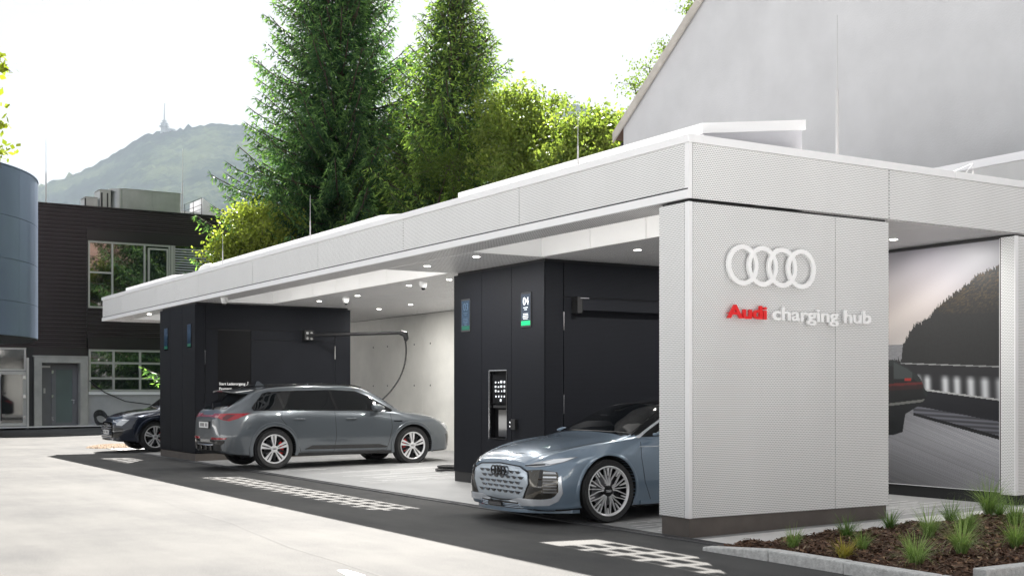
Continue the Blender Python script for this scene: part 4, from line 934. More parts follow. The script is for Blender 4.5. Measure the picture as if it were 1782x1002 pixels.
# trees and a red house behind and beside the camera, which the windows and cars mirror
for k, (x, y, hh) in enumerate([(19, -19, 1.0), (26, -25, 1.2), (13, -27, 1.1), (33, -17, 1.2)]):
    b = [(x, y, 4.5 * hh, 2.6, 2.2), (x + 1.5, y + 1, 6.5 * hh, 2.2, 1.8), (x - 1.2, y, 7.5 * hh, 1.8, 1.7), (x + .3, y - 1, 9.2 * hh, 1.5, 1.5), (x - 1.6, y, 3.6 * hh, 1.6, 1.2)]
    broadleaf('broadleaf_tree', ['round leafy tree across the yard facing the workshop windows', 'tall leafy tree furthest back across the yard', 'leafy tree beside the red house across the yard', 'wide leafy tree at the far side of the yard'][k], (x, y), 9, b, 40 + k, 6000, .30, (.05, .09, .02), (.12, .17, .03))
rh = thing('house', 'white and brick red house across the yard behind the viewer', 'house', (10, -34, 0))
MB().box(4, 16, -40, -32, 0, 7).build('wall', 'house_white', rh); MB().prism([(3.6, 7), (16.4, 7), (10, 11.5)], 'y', -40.4, -31.6).build('roof', 'red_plaster', rh)
for i in range(4):
    for j in range(2): MB().box(5 + i * 2.8, 6.3 + i * 2.8, -31.99, -31.95, 1.2 + j * 3, 2.8 + j * 3).build('window', 'glass_dark', rh)
# ------------------------------------------------------------------ haze
hz_ = MB().box(min(v.co.x for v in mo.data.vertices) - 20, max(v.co.x for v in mo.data.vertices) + 20, -260, max(v.co.y for v in mo.data.vertices) + 20, -1.5, max(v.co.z for v in mo.data.vertices) + 190).build('haze', 'white_paint'); hz_.data.materials.clear()
hm = bpy.data.materials.new('haze_air'); hm.use_nodes = True; t_ = hm.node_tree; t_.nodes.remove(t_.nodes['Principled BSDF'])
pv = t_.nodes.new('ShaderNodeVolumePrincipled'); pv.inputs['Color'].default_value = (.53, .62, .72, 1); pv.inputs['Density'].default_value = .000052; pv.inputs['Anisotropy'].default_value = 0
t_.links.new(pv.outputs[0], t_.nodes['Material Output'].inputs['Volume']); hz_.data.materials.append(hm); hz_['kind'] = 'stuff'
# ------------------------------------------------------------------ cars: lofted bodies, projected trim, wheels
def pchip(xk, yk, x):
    xk = np.asarray(xk, float); yk = np.asarray(yk, float); h = np.diff(xk); d = np.diff(yk) / h; m = np.zeros_like(yk)
    for i in range(1, len(xk) - 1):
        if d[i - 1] * d[i] > 0: w1 = 2 * h[i] + h[i - 1]; w2 = h[i] + 2 * h[i - 1]; m[i] = (w1 + w2) / (w1 / d[i - 1] + w2 / d[i])
    m[0] = d[0]; m[-1] = d[-1]; i = np.clip(np.searchsorted(xk, x) - 1, 0, len(h) - 1); t = (x - xk[i]) / h[i]
    return (1 + 2 * t) * (1 - t) ** 2 * yk[i] + t * (1 - t) ** 2 * h[i] * m[i] + t * t * (3 - 2 * t) * yk[i + 1] + t * t * (t - 1) * h[i] * m[i + 1]
# station columns: x, zb, wm, zm, wc, zc, wsh, zsh, wr, zr, zt
def car_body(st, nseg=5, nst=120, ncap=7, capd=(.05, .05)):
    st = np.array(st, float); xs = np.concatenate([[st[0, 0]], st[0, 0] + (st[-1, 0] - st[0, 0]) * (.5 - .5 * np.cos(np.linspace(.0, math.pi, nst)))[1:-1] * .35 + (st[-1, 0] - st[0, 0]) * np.linspace(0, 1, nst)[1:-1] * .65, [st[-1, 0]]])
    K = [pchip(st[:, 0], st[:, c], xs) for c in range(1, st.shape[1])]
    zb, wm, zm, wc, zc, wsh, zsh, wr, zr, zt = K; rings = []
    for i, x in enumerate(xs):
        wb = wm[i] - .07
        P = [(0, zb[i]), (wb * .55, zb[i]), (wb, zb[i] + .005), (wm[i] - .025, zb[i] + .09), (wm[i], zm[i]), (wc[i], zc[i]), (wsh[i], zsh[i]),
             ((wsh[i] + wr[i]) / 2 + .012 * (zt[i] - zsh[i]), (zsh[i] + zr[i]) / 2), (wr[i], zr[i]), (wr[i] * .62, zr[i] + (zt[i] - zr[i]) * .72), (0, zt[i])]
        Q = [(-P[1][0], P[1][1])] + P + [(-P[-2][0], P[-2][1])]; half = []
        for k in range(1, len(Q) - 2):
            p0, p1, p2, p3 = map(np.array, Q[k - 1:k + 3])
            for s_ in range(nseg):
                t = s_ / nseg; tn_ = .5
                m1 = (p2 - p0) * tn_ * .8; m2 = (p3 - p1) * tn_ * .8
                half.append((2 * t ** 3 - 3 * t * t + 1) * p1 + (t ** 3 - 2 * t * t + t) * m1 + (-2 * t ** 3 + 3 * t * t) * p2 + (t ** 3 - t * t) * m2)
        half.append(np.array(P[-1])); half = np.array(half)
        full = np.concatenate([half, np.stack([-half[-2:0:-1, 0], half[-2:0:-1, 1]], 1)])
        rings.append(np.stack([np.full(len(full), x), full[:, 0], full[:, 1]], 1))
    def cap(r0, d, sgn):
        out = []; zc_ = (r0[:, 2].min() + r0[:, 2].max()) / 2
        for k in range(1, ncap + 1):
            th = k / ncap * math.pi / 2; s_ = max(.01, math.cos(th)) ** .30 if k < ncap else .02
            q = r0.copy(); q[:, 0] += sgn * d * math.sin(th); q[:, 1] *= s_; q[:, 2] = zc_ + (q[:, 2] - zc_) * s_; out.append(q)
        return out
    rings = cap(rings[0], capd[0], -1)[::-1] + rings + cap(rings[-1], capd[1], 1)
    n = len(rings[0]); V = np.concatenate(rings); Fc = []
    for i in range(len(rings) - 1):
        for k in range(n): a = i * n + k; b = i * n + (k + 1) % n; Fc.append((a, b, b + n, a + n))
    Fc.append(tuple(range(n))); Fc.append(tuple((len(rings) - 1) * n + k for k in range(n))[::-1])
    me = bpy.data.meshes.new('body'); me.from_pydata([tuple(v) for v in V], [], Fc)
    bm = bmesh.new(); bm.from_mesh(me); bmesh.ops.recalc_face_normals(bm, faces=bm.faces); bm.to_mesh(me); bm.free(); return me
def cut_arches(me, axles, R_, yin, zc):
    o = bpy.data.objects.new('tmp', me); COL.objects.link(o); cs = []
    for ax_ in axles:
        for sg in (-1, 1):
            mb = MB(); n = 56; 
            for yy in (yin * sg, 1.4 * sg):
                for k in range(n): a = 2 * math.pi * k / n; mb.v.append((ax_ + R_ * math.cos(a), yy, zc + R_ * math.sin(a)))
            mb.f = [(k, (k + 1) % n, n + (k + 1) % n, n + k) for k in range(n)] + [tuple(range(n))[::-1], tuple(range(n, 2 * n))]
            cme = bpy.data.meshes.new('c'); cme.from_pydata(mb.v, [], mb.f); bm = bmesh.new(); bm.from_mesh(cme); bmesh.ops.recalc_face_normals(bm, faces=bm.faces); bm.to_mesh(cme); bm.free()
            c = bpy.data.objects.new('cut', cme); COL.objects.link(c); cs.append(c)
            md = o.modifiers.new('b', 'BOOLEAN'); md.operation = 'DIFFERENCE'; md.object = c; md.solver = 'EXACT'
    dg = bpy.context.evaluated_depsgraph_get(); dg.update(); out = bpy.data.meshes.new_from_object(o.evaluated_get(dg)); bpy.data.objects.remove(o)
    for c in cs: bpy.data.objects.remove(c)
    out.materials.clear(); return out
def bvh_of(me): return BVHTree.FromPolygons([v.co.copy() for v in me.vertices], [tuple(p.vertices) for p in me.polygons])
AX = {'L': (Vector((1, 0, 0)), Vector((0, 0, 1)), Vector((0, -1, 0))), 'R': (Vector((1, 0, 0)), Vector((0, 0, 1)), Vector((0, 1, 0))),
      'F': (Vector((0, 1, 0)), Vector((0, 0, 1)), Vector((-1, 0, 0))), 'B': (Vector((0, 1, 0)), Vector((0, 0, 1)), Vector((1, 0, 0))),
      'T': (Vector((1, 0, 0)), Vector((0, 1, 0)), Vector((0, 0, -1)))}
def diag(a): return (Vector((-math.sin(a), math.cos(a), 0)), Vector((0, 0, 1)), Vector((-math.cos(a), -math.sin(a), 0)))   # looks at the body from azimuth a
def cp_(pl, sd, c, a, rear=False):
    u0 = -math.sin(a) * c[0] + math.cos(a) * c[1]
    if rear: u0 = -math.sin(math.pi - a) * -c[0] + math.cos(math.pi - a) * c[1]; return [(sd * (u0 - p[0]), p[1]) for p in pl]
    return [(sd * (p[0] + u0), p[1]) for p in pl]
def patch(bv, poly, fr, off=.004, res=.05, flipu=False):
    U, Vv, D = AX[fr] if isinstance(fr, str) else fr
    if flipu: poly = [(-a, b) for a, b in poly]
    bm = bmesh.new(); vs = [bm.verts.new((p[0], p[1], 0)) for p in poly]; bm.faces.new(vs)
    for ax_ in (0, 1):
        lo = min(p[ax_] for p in poly); hi = max(p[ax_] for p in poly); n = max(1, int((hi - lo) / res))
        for k in range(1, n):
            c = lo + (hi - lo) * k / n; co = (c, 0, 0) if ax_ == 0 else (0, c, 0); no = (1, 0, 0) if ax_ == 0 else (0, 1, 0)
            bmesh.ops.bisect_plane(bm, geom=bm.verts[:] + bm.edges[:] + bm.faces[:], plane_co=co, plane_no=no)
    edge = set(v for e in bm.edges if e.is_boundary for v in (e.verts)); bad = []; inner = {}
    for v in bm.verts:
        o_ = U * v.co.x + Vv * v.co.y - D * 4; h_, nn, _, _ = bv.ray_cast(o_, D)
        if h_ is None: bad.append(v); continue
        if nn.dot(D) > 0: nn = -nn
        v.co = h_ - D * off * .6 + nn * off * .4; inner[v] = h_ + D * .004
    bmesh.ops.delete(bm, geom=bad, context='VERTS')
    be = [e for e in bm.edges if e.is_boundary]; ret = bmesh.ops.extrude_edge_only(bm, edges=be); nv = [g_ for g_ in ret['geom'] if isinstance(g_, bmesh.types.BMVert)]
    for v in nv: v.co = v.co + D * (off + .004)
    bmesh.ops.recalc_face_normals(bm, faces=bm.faces); return bm
def addpatch(name, bv, poly, fr, m, parent, off=.004, res=.05, ang=35, flipu=False, store=None):
    bm = patch(bv, poly, fr, off, res, flipu); me = bpy.data.meshes.new(name); bm.to_mesh(me); bm.free(); shade(me, ang); return link(name, me, m, parent)
def ribbon(name, bv, pts, fr, w_, m, parent, off=.0015, step=.03):
    U, Vv, D = AX[fr] if isinstance(fr, str) else fr; dense = []
    for (a, b), (c, d) in zip(pts[:-1], pts[1:]):
        n = max(1, int(math.hypot(c - a, d - b) / step)); dense += [(a + (c - a) * k / n, b + (d - b) * k / n) for k in range(n)]
    dense.append(pts[-1]); mb = MB(); L_ = []
    for i, p in enumerate(dense):
        q = dense[min(i + 1, len(dense) - 1)]; o_ = dense[max(i - 1, 0)]; t = Vector((q[0] - o_[0], q[1] - o_[1])); t.normalize(); nx_, ny_ = -t.y * w_ / 2, t.x * w_ / 2; row = []
        for sg in (-1, 1):
            P = U * (p[0] + sg * nx_) + Vv * (p[1] + sg * ny_) - D * 4; h_, nn, _, _ = bv.ray_cast(P, D); row.append(None if h_ is None else h_ - D * off)
        L_.append(row)
    for a, b in zip(L_[:-1], L_[1:]):
        if None in a or None in b: continue
        n = len(mb.v); mb.v += [tuple(a[0]), tuple(a[1]), tuple(b[1]), tuple(b[0])]; mb.f.append((n, n + 1, n + 2, n + 3))
    return mb.build(name, m, parent, local=True) if mb.v else None
def wheel(parent, x, y, zc, r, rr, wd, style, side, caliper):
    # side: +1 faces +y. thing > wheel > tyre, rim, ...
    wh = bpy.data.objects.new('wheel', None); COL.objects.link(wh); wh.parent = parent; wh.location = (x, y, zc); wh.scale = (1, side, 1)
    h = wd / 2; mb = MB(); pr = [(rr - .004, -h + .02), (rr + .012, -h + .004), (rr + .03, -h), ((r + rr) / 2 + .02, -h - .008), (r - .028, -h + .012), (r - .008, -h + .035)]
    tr = []
    for k in range(9):
        yy = -h + .04 + (wd - .08) * k / 8
        tr += [(r, yy - .004), (r, yy + .006)] if k % 2 == 0 else [(r - .008, yy - .003), (r - .008, yy + .003)]
    pr2 = [(a, -b) for a, b in pr[::-1]]; mb.lathe(pr + tr + pr2 + [(rr - .01, h - .03), (rr - .01, -h + .03), pr[0]], 64, 'y'); mb.build('tyre', 'tyre', wh, smooth=30, local=True)
    mb = MB(); mb.lathe([(rr - .002, h - .012), (rr + .004, h - .004), (rr - .006, h - .002), (rr - .016, h - .010), (rr - .022, h - .03)], 64, 'y'); mb.build('rim', 'rim_silver', wh, smooth=40, local=True)
    mb = MB(); mb.lathe([(rr - .016, h - .02), (rr - .03, h - .10), (rr - .03, -h + .03), (0, -h + .03)], 48, 'y'); mb.build('rim_barrel', 'rim_dark', wh, smooth=40, local=True)
    mb = MB(); mb.lathe([(.05, .0), (rr * .62, .0), (rr * .62, .03), (.05, .03)], 40, 'y'); mb.build('brake_disc', 'brake_disc', wh, smooth=30, local=True)
    a0, a1 = (math.pi * .75, math.pi * 1.2) if caliper == 'rear' else (-.2 * math.pi, .25 * math.pi)
    mb = MB(); n = 8
    for k in range(n + 1):
        a = a0 + (a1 - a0) * k / n
        for rad_, yy in ((rr * .50, .035), (rr * .74, .035), (rr * .74, .062), (rr * .50, .062)): mb.v.append((rad_ * math.cos(a), yy, rad_ * math.sin(a)))
    for k in range(n):
        for q in range(4): i = k * 4; mb.f.append((i + q, i + (q + 1) % 4, i + 4 + (q + 1) % 4, i + 4 + q))
    mb.f += [(0, 1, 2, 3), (n * 4 + 3, n * 4 + 2, n * 4 + 1, n * 4)]; mb.build('brake_caliper', 'caliper_red' if style != 'turbine' else 'rim_dark', wh, local=True)
    def bar(a, pts, name, m, y0, y1):                  # outline (r, t) rotated by angle a
        P = [(p[0] * math.cos(a) - p[1] * math.sin(a), p[0] * math.sin(a) + p[1] * math.cos(a)) for p in pts]
        mb = MB(); mb.prism(P, 'y', y0, y1); return mb.build(name, m, wh, local=True)
    f0, f1 = h - .045, h - .018
    if style == 'blade':
        for k in range(5):
            a = k * 2 * math.pi / 5 + .35; R1 = rr - .018
            for sgn in (-1, 1):
                o_ = .19 * sgn
                bar(a + o_, [(.05, -.010), (R1 * .5, -.013), (R1, -.024 - .012 * sgn), (R1 + .002, .026 - .012 * sgn), (R1 * .5, .010), (.05, .010)], 'spoke', 'rim_silver', f0, f1)
            bar(a + 2 * math.pi / 10, [(.05, -.012), (R1, -.03), (R1, .03), (.05, .012)], 'spoke_web', 'rim_dark', f0 - .02, f1 - .016)
    else:
        R1 = rr - .018
        for k in range(5):
            a = k * 2 * math.pi / 5 + .31
            # wide wedge at the rim between thin Y arms
            for off_ in (-.52, -.20, .20, .52):
                inner = off_ * .42
                p0 = Vector((math.cos(inner) * .05, math.sin(inner) * .05)); pm = Vector((math.cos(off_ * .62) * .13, math.sin(off_ * .62) * .13)); p1 = Vector((math.cos(off_) * R1, math.sin(off_) * R1))
                for q0, q1 in ((p0, pm), (pm, p1)):
                    d = (q1 - q0).normalized(); nn = Vector((-d.y, d.x)) * .0045; bar(a, [tuple(q0 - nn), tuple(q1 - nn), tuple(q1 + nn), tuple(q0 + nn)], 'spoke', 'rim_silver', f0, f1)
            for c_, hw in ((0.0, .045), (math.pi / 5, .040)):
                tip = R1 * (.66 if c_ == 0 else .74); bar(a + c_, [(tip, -.004), (R1, -R1 * hw), (R1 + .002, R1 * hw), (tip, .004)], 'spoke_wedge', 'rim_silver', f0 + .004, f1 - .001)
    mb = MB(); mb.lathe([(.066, f0), (.066, f1 - .002), (.058, f1 + .004), (0, f1 + .006)], 28, 'y'); mb.build('hub_cap', 'rim_silver' if style == 'blade' else 'rim_dark', wh, smooth=30, local=True)
    mb = MB()
    for i in range(4): lathe_ring(mb, (-.024 + .016 * i, 0), .012, .0025, f1 + .008)
    mb.build('cap_emblem', 'chrome', wh, local=True)
    mb = MB()
    for k in range(5): a = k * 2 * math.pi / 5; mb.lathe([(0, f1 - .006), (.009, f1 - .006), (.009, f0 - .01)], 8, 'y', (.05 * 1.6 * math.cos(a), 0, .05 * 1.6 * math.sin(a)))
    mb.build('wheel_bolts', 'chrome', wh, local=True); return wh
def lathe_ring(mb, c, r, t, y, n=20, th=.003):
    b = len(mb.v)
    for k in range(n):
        a = 2 * math.pi * k / n
        for rr_, yy in ((r + t, y), (r - t, y), (r - t, y - th), (r + t, y - th)): mb.v.append((c[0] + rr_ * math.cos(a), yy, c[1] + rr_ * math.sin(a)))
    for k in range(n):
        i, j = b + k * 4, b + ((k + 1) % n) * 4
        for q in range(4): mb.f.append((i + q, j + q, j + (q + 1) % 4, i + (q + 1) % 4))
def arch_ring(name, bv, ax_, zc, r0, r1, side, m, parent, off=.018, a0=-.35, a1=math.pi + .35, n=40):
    mb = MB(); D = Vector((0, -side, 0)); rows = []
    for k in range(n + 1):
        a = a0 + (a1 - a0) * k / n; row = []
        for r_, o_ in ((r0, off), (r0 + .01, off + .004), (r1 - .012, off), (r1, -.004)):
            x, z = ax_ + r_ * math.cos(a), zc + r_ * math.sin(a); rq = max(r_, r0 + .012); xq, zq = ax_ + rq * math.cos(a), zc + rq * math.sin(a)
            h_ = bv.ray_cast(Vector((xq, side * 4, zq)), D)[0]; y = (h_.y if h_ is not None else None); row.append((x, y, z, o_))
        ok = [q[1] for q in row if q[1] is not None]
        if not ok: rows.append(None); continue
        rows.append([(x, (y if y is not None else ok[0]) + side * o_, z) for x, y, z, o_ in row] + [(row[0][0], ok[0] - side * .10, row[0][2])])
    for a, b in zip(rows[:-1], rows[1:]):
        if a is None or b is None: continue
        i = len(mb.v); mb.v += a + b; w_ = 5
        for q in (4, 0, 1, 2): p = {4: (4, 0), 0: (0, 1), 1: (1, 2), 2: (2, 3)}[q]; mb.f.append((i + p[0], i + p[1], i + w_ + p[1], i + w_ + p[0]))
    return mb.build(name, m, parent, smooth=35, local=True)
def finish_body(me0, me1, paint, parent, axles, R_, zc, black=None):
    me = me1.copy(); me.materials.append(M[paint]); me.materials.append(M['rubber_black'])
    for p in me.polygons:
        c = p.center
        if any(math.hypot(c.x - a, c.z - zc) < R_ + .004 for a in axles) and abs(c.y) > .5: p.material_index = 1
        elif p.normal.z < -.6 and c.z < .35: p.material_index = 1
    if black:
        me.materials.append(M['tint_glass'])
        for p in me.polygons:
            if p.center.z > black(p.center.x): p.material_index = 2
    shade(me, 38); return link('body', me, None, parent)
# --- electric suv
SUV = [ # x, zb, wm, zm, wc, zc, wsh, zsh, wr, zr, zt
 (-2.44, .34, .72, .62, .70, .86, .66, .96, .60, 1.00, 1.02),
 (-2.38, .30, .84, .62, .82, .88, .78, 1.00, .68, 1.07, 1.10),
 (-2.25, .27, .92, .62, .90, .90, .86, 1.04, .70, 1.17, 1.20),
 (-2.02, .25, .955, .62, .945, .90, .90, 1.07, .68, 1.32, 1.36),
 (-1.75, .24, .965, .60, .960, .90, .92, 1.08, .66, 1.46, 1.51),
 (-1.35, .23, .968, .60, .962, .90, .92, 1.08, .645, 1.54, 1.595),
 (-.70, .23, .955, .60, .945, .90, .91, 1.07, .645, 1.575, 1.635),
 (0, .23, .948, .60, .935, .89, .90, 1.055, .645, 1.575, 1.64),
 (.45, .23, .95, .60, .936, .88, .90, 1.045, .635, 1.53, 1.60),
 (.85, .23, .955, .60, .94, .88, .89, 1.04, .655, 1.36, 1.42),
 (1.18, .23, .96, .60, .95, .88, .88, 1.035, .72, 1.13, 1.17),
 (1.32, .23, .965, .60, .955, .88, .87, 1.02, .70, 1.065, 1.10),
 (1.65, .24, .968, .60, .955, .87, .84, .985, .66, 1.025, 1.06),
 (1.98, .25, .955, .60, .93, .85, .80, .94, .60, .98, 1.005),
 (2.20, .26, .91, .58, .87, .80, .72, .875, .55, .915, .935),
 (2.33, .27, .82, .55, .78, .74, .66, .80, .50, .84, .855),
 (2.40, .29, .70, .52, .66, .68, .58, .73, .45, .76, .775)]
_suv = {}
def make_suv(label, paint, loc, rz, s, sun_plate=True):
    o = thing('electric_suv', label, 'car', loc, rz, None, s); axl = (-1.465, 1.465); Rr, zc = .425, .385
    if not _suv: _suv['a'] = car_body(SUV, capd=(.05, .045)); _suv['bv'] = bvh_of(_suv['a']); _suv['b'] = cut_arches(_suv['a'], axl, Rr, .60, zc)
    bv = _suv['bv']; bd = finish_body(_suv['a'], _suv['b'], paint, o, axl, Rr, zc)
    for sd_ in (-1, 1):
        fr = 'L' if sd_ > 0 else 'R'
        win = [(-1.86, 1.115), (-1.88, 1.16), (-1.62, 1.44), (-1.50, 1.475), (-1.0, 1.50), (-.2, 1.515), (.30, 1.49), (.62, 1.36), (1.05, 1.10), (1.02, 1.075), (.2, 1.10), (-1.0, 1.115)]
        ws = addpatch('side_windows', bv, win, fr, 'tint_glass', o, .006, .07)
        for p in ([(-1.25, 1.115), (-1.33, 1.48)], [(-.17, 1.11), (-.25, 1.51)]): ribbon('window_divider', bv, p, fr, .055, 'black_gloss', ws, .011)
        ribbon('window_trim', bv, win + [win[0]], fr, .018, 'black_gloss', ws, .010)
        for seam in ([(-.22, 1.08), (-.20, .60), (-.24, .33), (-.26, .30)], [(.98, 1.03), (1.00, .75), (.93, .45), (.88, .31)], [(-1.30, 1.10), (-1.33, .95), (-1.10, .66), (-.98, .44), (-.93, .31)], [(-.93, .312), (.88, .312)]):
            ribbon('door_seam', bv, seam, fr, .008, 'seam', bd)
        addpatch('sill_trim', bv, [(-.86, .36), (-.70, .43), (.72, .43), (.90, .38), (.86, .355)], fr, 'black_gloss', o, .012)
        addpatch('lower_sill', bv, [(-1.02, .25), (-1.02, .30), (1.0, .30), (1.0, .25)], fr, 'rubber_black', o, .006)
        ribbon('wing_badge', bv, [(1.04, .875), (1.22, .875)], fr, .016, 'black_gloss', o, .006)
        for hx in (-.97, .12):
            h_ = bv.ray_cast(Vector((hx, sd_ * 4, .935)), Vector((0, -sd_, 0)))[0]; mb = MB(); mb.tube([(hx - .115, h_.y + sd_ * .008, .932), (hx - .09, h_.y + sd_ * .034, .935), (hx + .08, h_.y + sd_ * .034, .938), (hx + .115, h_.y + sd_ * .008, .935)], [.010, .016, .017, .010], 8); mb.build('door_handle', paint, o, smooth=60, local=True)
        mb = MB(); mb.tube([(.72, sd_ * .90, 1.10), (.66, sd_ * 1.00, 1.115)], [.03, .022], 8); m_ = mb.build('mirror', 'black_gloss', o, smooth=60, local=True)
        mb = MB(); mb.tube([(.52, sd_ * 1.04, 1.16), (.56, sd_ * 1.045, 1.16), (.66, sd_ * 1.045, 1.155), (.74, sd_ * 1.035, 1.14), (.78, sd_ * 1.02, 1.13)], [.05, .085, .082, .06, .02], 14); 
        mb.v = [(x, sd_ * 1.04 + (y - sd_ * 1.04) * 1.35, 1.15 + (z - 1.15) * .85) for x, y, z in mb.v]; mb.build('mirror_shell', paint if paint != 'paint_navy' else 'black_gloss', m_, smooth=60, local=True)
        ra = MB(); ra.tube([(-1.55, sd_ * .655, 1.575), (-1.35, sd_ * .655, 1.615), (-.4, sd_ * .66, 1.645), (.25, sd_ * .655, 1.615), (.45, sd_ * .648, 1.565)], .014, 8); ra.build('roof_rail', 'black_gloss', o, smooth=60, local=True)
        arch_ring('arch_flare', bv, -1.465, zc, Rr, Rr + .075, sd_, paint, o, .016, -.30, math.pi + .30); arch_ring('arch_flare', bv, 1.465, zc, Rr, Rr + .07, sd_, paint, o, .016, -.30, math.pi + .30)
        for ax_, cal in ((-1.465, 'front' if sd_ < 0 else 'front'), (1.465, 'rear')): wheel(o, ax_, sd_ * .825, zc - .005, .38, .272, .255, 'blade', sd_, 'rear' if ax_ > 0 else 'front')
        # rear lamps, wrap-around
        a = math.pi - sd_ * .62; 
        for nm, pl, m in (('tail_lamp', [(-.46, .985), (-.42, 1.045), (.34, 1.055), (.20, .955), (.08, .91), (-.10, .935), (-.18, .965)], 'lamp_red'), ('lamp_lens', [(-.08, .955), (.02, 1.03), (.16, 1.03), (.03, .93)], 'lamp_deep')):
            pl2 = cp_(pl, sd_, (2.30, .76), .62, True); addpatch(nm, bv, pl2, diag(math.pi - sd_ * .62), m, o, .010 if m == 'lamp_red' else .015, .04)
        pl = [(-.44, .56), (-.44, .60), (.05, .60), (.02, .57)]; addpatch('rear_reflector', bv, cp_(pl, sd_, (2.36, .80), .55, True), diag(math.pi - sd_ * .55), 'lamp_red', o, .014, .05)
        pl = [(-.50, .44), (-.50, .555), (.0, .55), (-.02, .50), (-.16, .44)]; addpatch('bumper_vent', bv, cp_(pl, sd_, (2.36, .80), .55, True), diag(math.pi - sd_ * .55), 'black_gloss', o, .008, .05)
        # headlamps
        pl = [(-.36, .80), (-.30, .745), (-.14, .735), (-.10, .68), (.08, .665), (.14, .72), (.22, .815), (.10, .83), (-.10, .825)]; hl = addpatch('headlamp', bv, cp_(pl, sd_, (2.22, .72), .62), diag(sd_ * .62), 'lamp_clear', o, .008, .04)
        pl = [(-.34, .795), (-.28, .755), (-.13, .745), (-.13, .765), (-.26, .775), (-.28, .805), (.05, .815), (.05, .795), (.08, .79), (.19, .805), (.10, .82), (-.10, .818)]; addpatch('running_light', bv, cp_(pl, sd_, (2.22, .72), .62), diag(sd_ * .62), 'lamp_led', hl, .013, .05)
        pl = [(-.30, .36), (-.30, .58), (-.10, .64), (.12, .60), (.08, .44), (-.05, .36)]; addpatch('front_intake', bv, cp_(pl, sd_, (2.30, .78), .55), diag(sd_ * .55), 'black_gloss', o, .008, .05)
    # glass front and back
    addpatch('windscreen', bv, [(.60, -.60), (1.15, -.72), (1.19, -.4), (1.21, 0), (1.19, .4), (1.15, .72), (.60, .60), (.52, .3), (.50, 0), (.52, -.3)], 'T', 'tint_glass', o, .006, .08)
    addpatch('rear_window', bv, [(-.66, 1.14), (-.60, 1.40), (-.52, 1.49), (.52, 1.49), (.60, 1.40), (.66, 1.14), (.5, 1.12), (-.5, 1.12)], 'B', 'tint_glass', o, .006, .07)
    addpatch('roof_glass', bv, [(-1.5, -.52), (.30, -.54), (.34, 0), (.30, .54), (-1.5, .52)], 'T', 'black_gloss', o, .005, .1)
    mb = MB(); n = 12; top = []; 
    for i in range(n + 1):
        y = -.60 + 1.2 * i / n; e = 1 - (abs(y) / .60) ** 3; xb = -2.10 - .12 * e ** .5 if e > 0 else -2.08
        mb.v += [(-1.72, y, 1.555 - .04 * (y / .6) ** 2), (xb, y, 1.515 - .05 * (y / .6) ** 2), (xb + .01, y, 1.490 - .05 * (y / .6) ** 2), (-1.78, y, 1.44)]
    for i in range(n):
        a = i * 4
        for q in range(4): mb.f.append((a + q, a + 4 + q, a + 4 + (q + 1) % 4, a + (q + 1) % 4))
    mb.f += [(0, 1, 2, 3), (n * 4 + 3, n * 4 + 2, n * 4 + 1, n * 4)]; sp = mb.build('roof_spoiler', paint, o, smooth=30, local=True)
    MB().box(-2.215, -2.19, -.12, .12, 1.484, 1.494).build('brake_light', 'lamp_red', sp, local=True)
    MB().prism([(-1.50, 1.60), (-1.32, 1.615), (-1.43, 1.70), (-1.46, 1.70)], 'y', -.012, .012).build('roof_fin', paint, o, local=True)
    MB().tube([(-2.36, -.02, 1.14), (-2.33, .04, 1.17), (-2.24, .32, 1.24)], [.012, .012, .006], 6).build('rear_wiper', 'black_matte', o, local=True)
    addpatch('lamp_bar', bv, [(-.72, .985), (-.72, 1.012), (.72, 1.012), (.72, .985)], 'B', 'lamp_red', o, .009, .08)
    addpatch('diffuser', bv, [(-.74, .36), (-.70, .46), (-.5, .50), (.5, .50), (.70, .46), (.74, .36)], 'B', 'black_matte', o, .014, .08)
    mb = MB(); mb.tube([(-2.30, -.80, .52), (-2.46, -.60, .47), (-2.515, -.3, .455), (-2.53, 0, .452), (-2.515, .3, .455), (-2.46, .60, .47), (-2.30, .80, .52)], .014, 8); mb.build('bumper_trim', 'chrome', o, smooth=60, local=True)
    for y in (-.42, -.14, .14, .42): MB().box(-2.52, -2.44, y - .01, y + .01, .36, .45).build('diffuser_fin', 'black_gloss', o, local=True)
    def plate(x, z, sg):
        p = MB().box(x, x + .012 * sg, -.26, .26, z, z + .112).build('number_plate', 'plate', o, local=True); mb = MB(); r = random.Random(5)
        for k in range(7):
            if k != 2: y = -.20 + k * .058; mb.box(x + .012 * sg, x + .0135 * sg, y, y + r.uniform(.02, .034), z + .025, z + .088)
        mb.build('plate_marks', 'plate_mark', p, local=True); MB().box(x - .004 * sg, x + .002 * sg, -.275, .275, z - .012, z + .124).build('plate_holder', 'black_matte', p, local=True)
    plate(-2.515, .775, -1); plate(2.455, .44, 1)
    addpatch('plate_recess', bv, [(-.42, .70), (-.38, .93), (.38, .93), (.42, .70)], 'B', paint, o, .003, .1)
    # front grille
    gr_ = addpatch('grille', bv, [(-.46, .30), (-.60, .50), (-.54, .70), (-.42, .75), (.42, .75), (.54, .70), (.60, .50), (.46, .30)], 'F', 'black_gloss', o, .008, .08)
    mb = MB()
    for k in range(6):
        z = .36 + k * .058
        for y in np.arange(-.48, .49, .12):
            yy = y + (.06 if k % 2 else 0)
            if abs(yy) > .50: continue
            h_ = bv.ray_cast(Vector((4, yy, z)), Vector((-1, 0, 0)))[0]
            if h_: mb.tube([(h_.x + .014, yy - .042, z + .012), (h_.x + .02, yy, z - .01), (h_.x + .014, yy + .042, z + .012)], .006, 4)
    mb.build('grille_bars', 'chrome', gr_, local=True, kind='stuff')
    mb = MB()
    for i in range(4): ring_x(mb, 2.47, (-.105 + .07 * i, .66), .047, .007)
    mb.build('emblem', 'chrome', gr_, local=True)
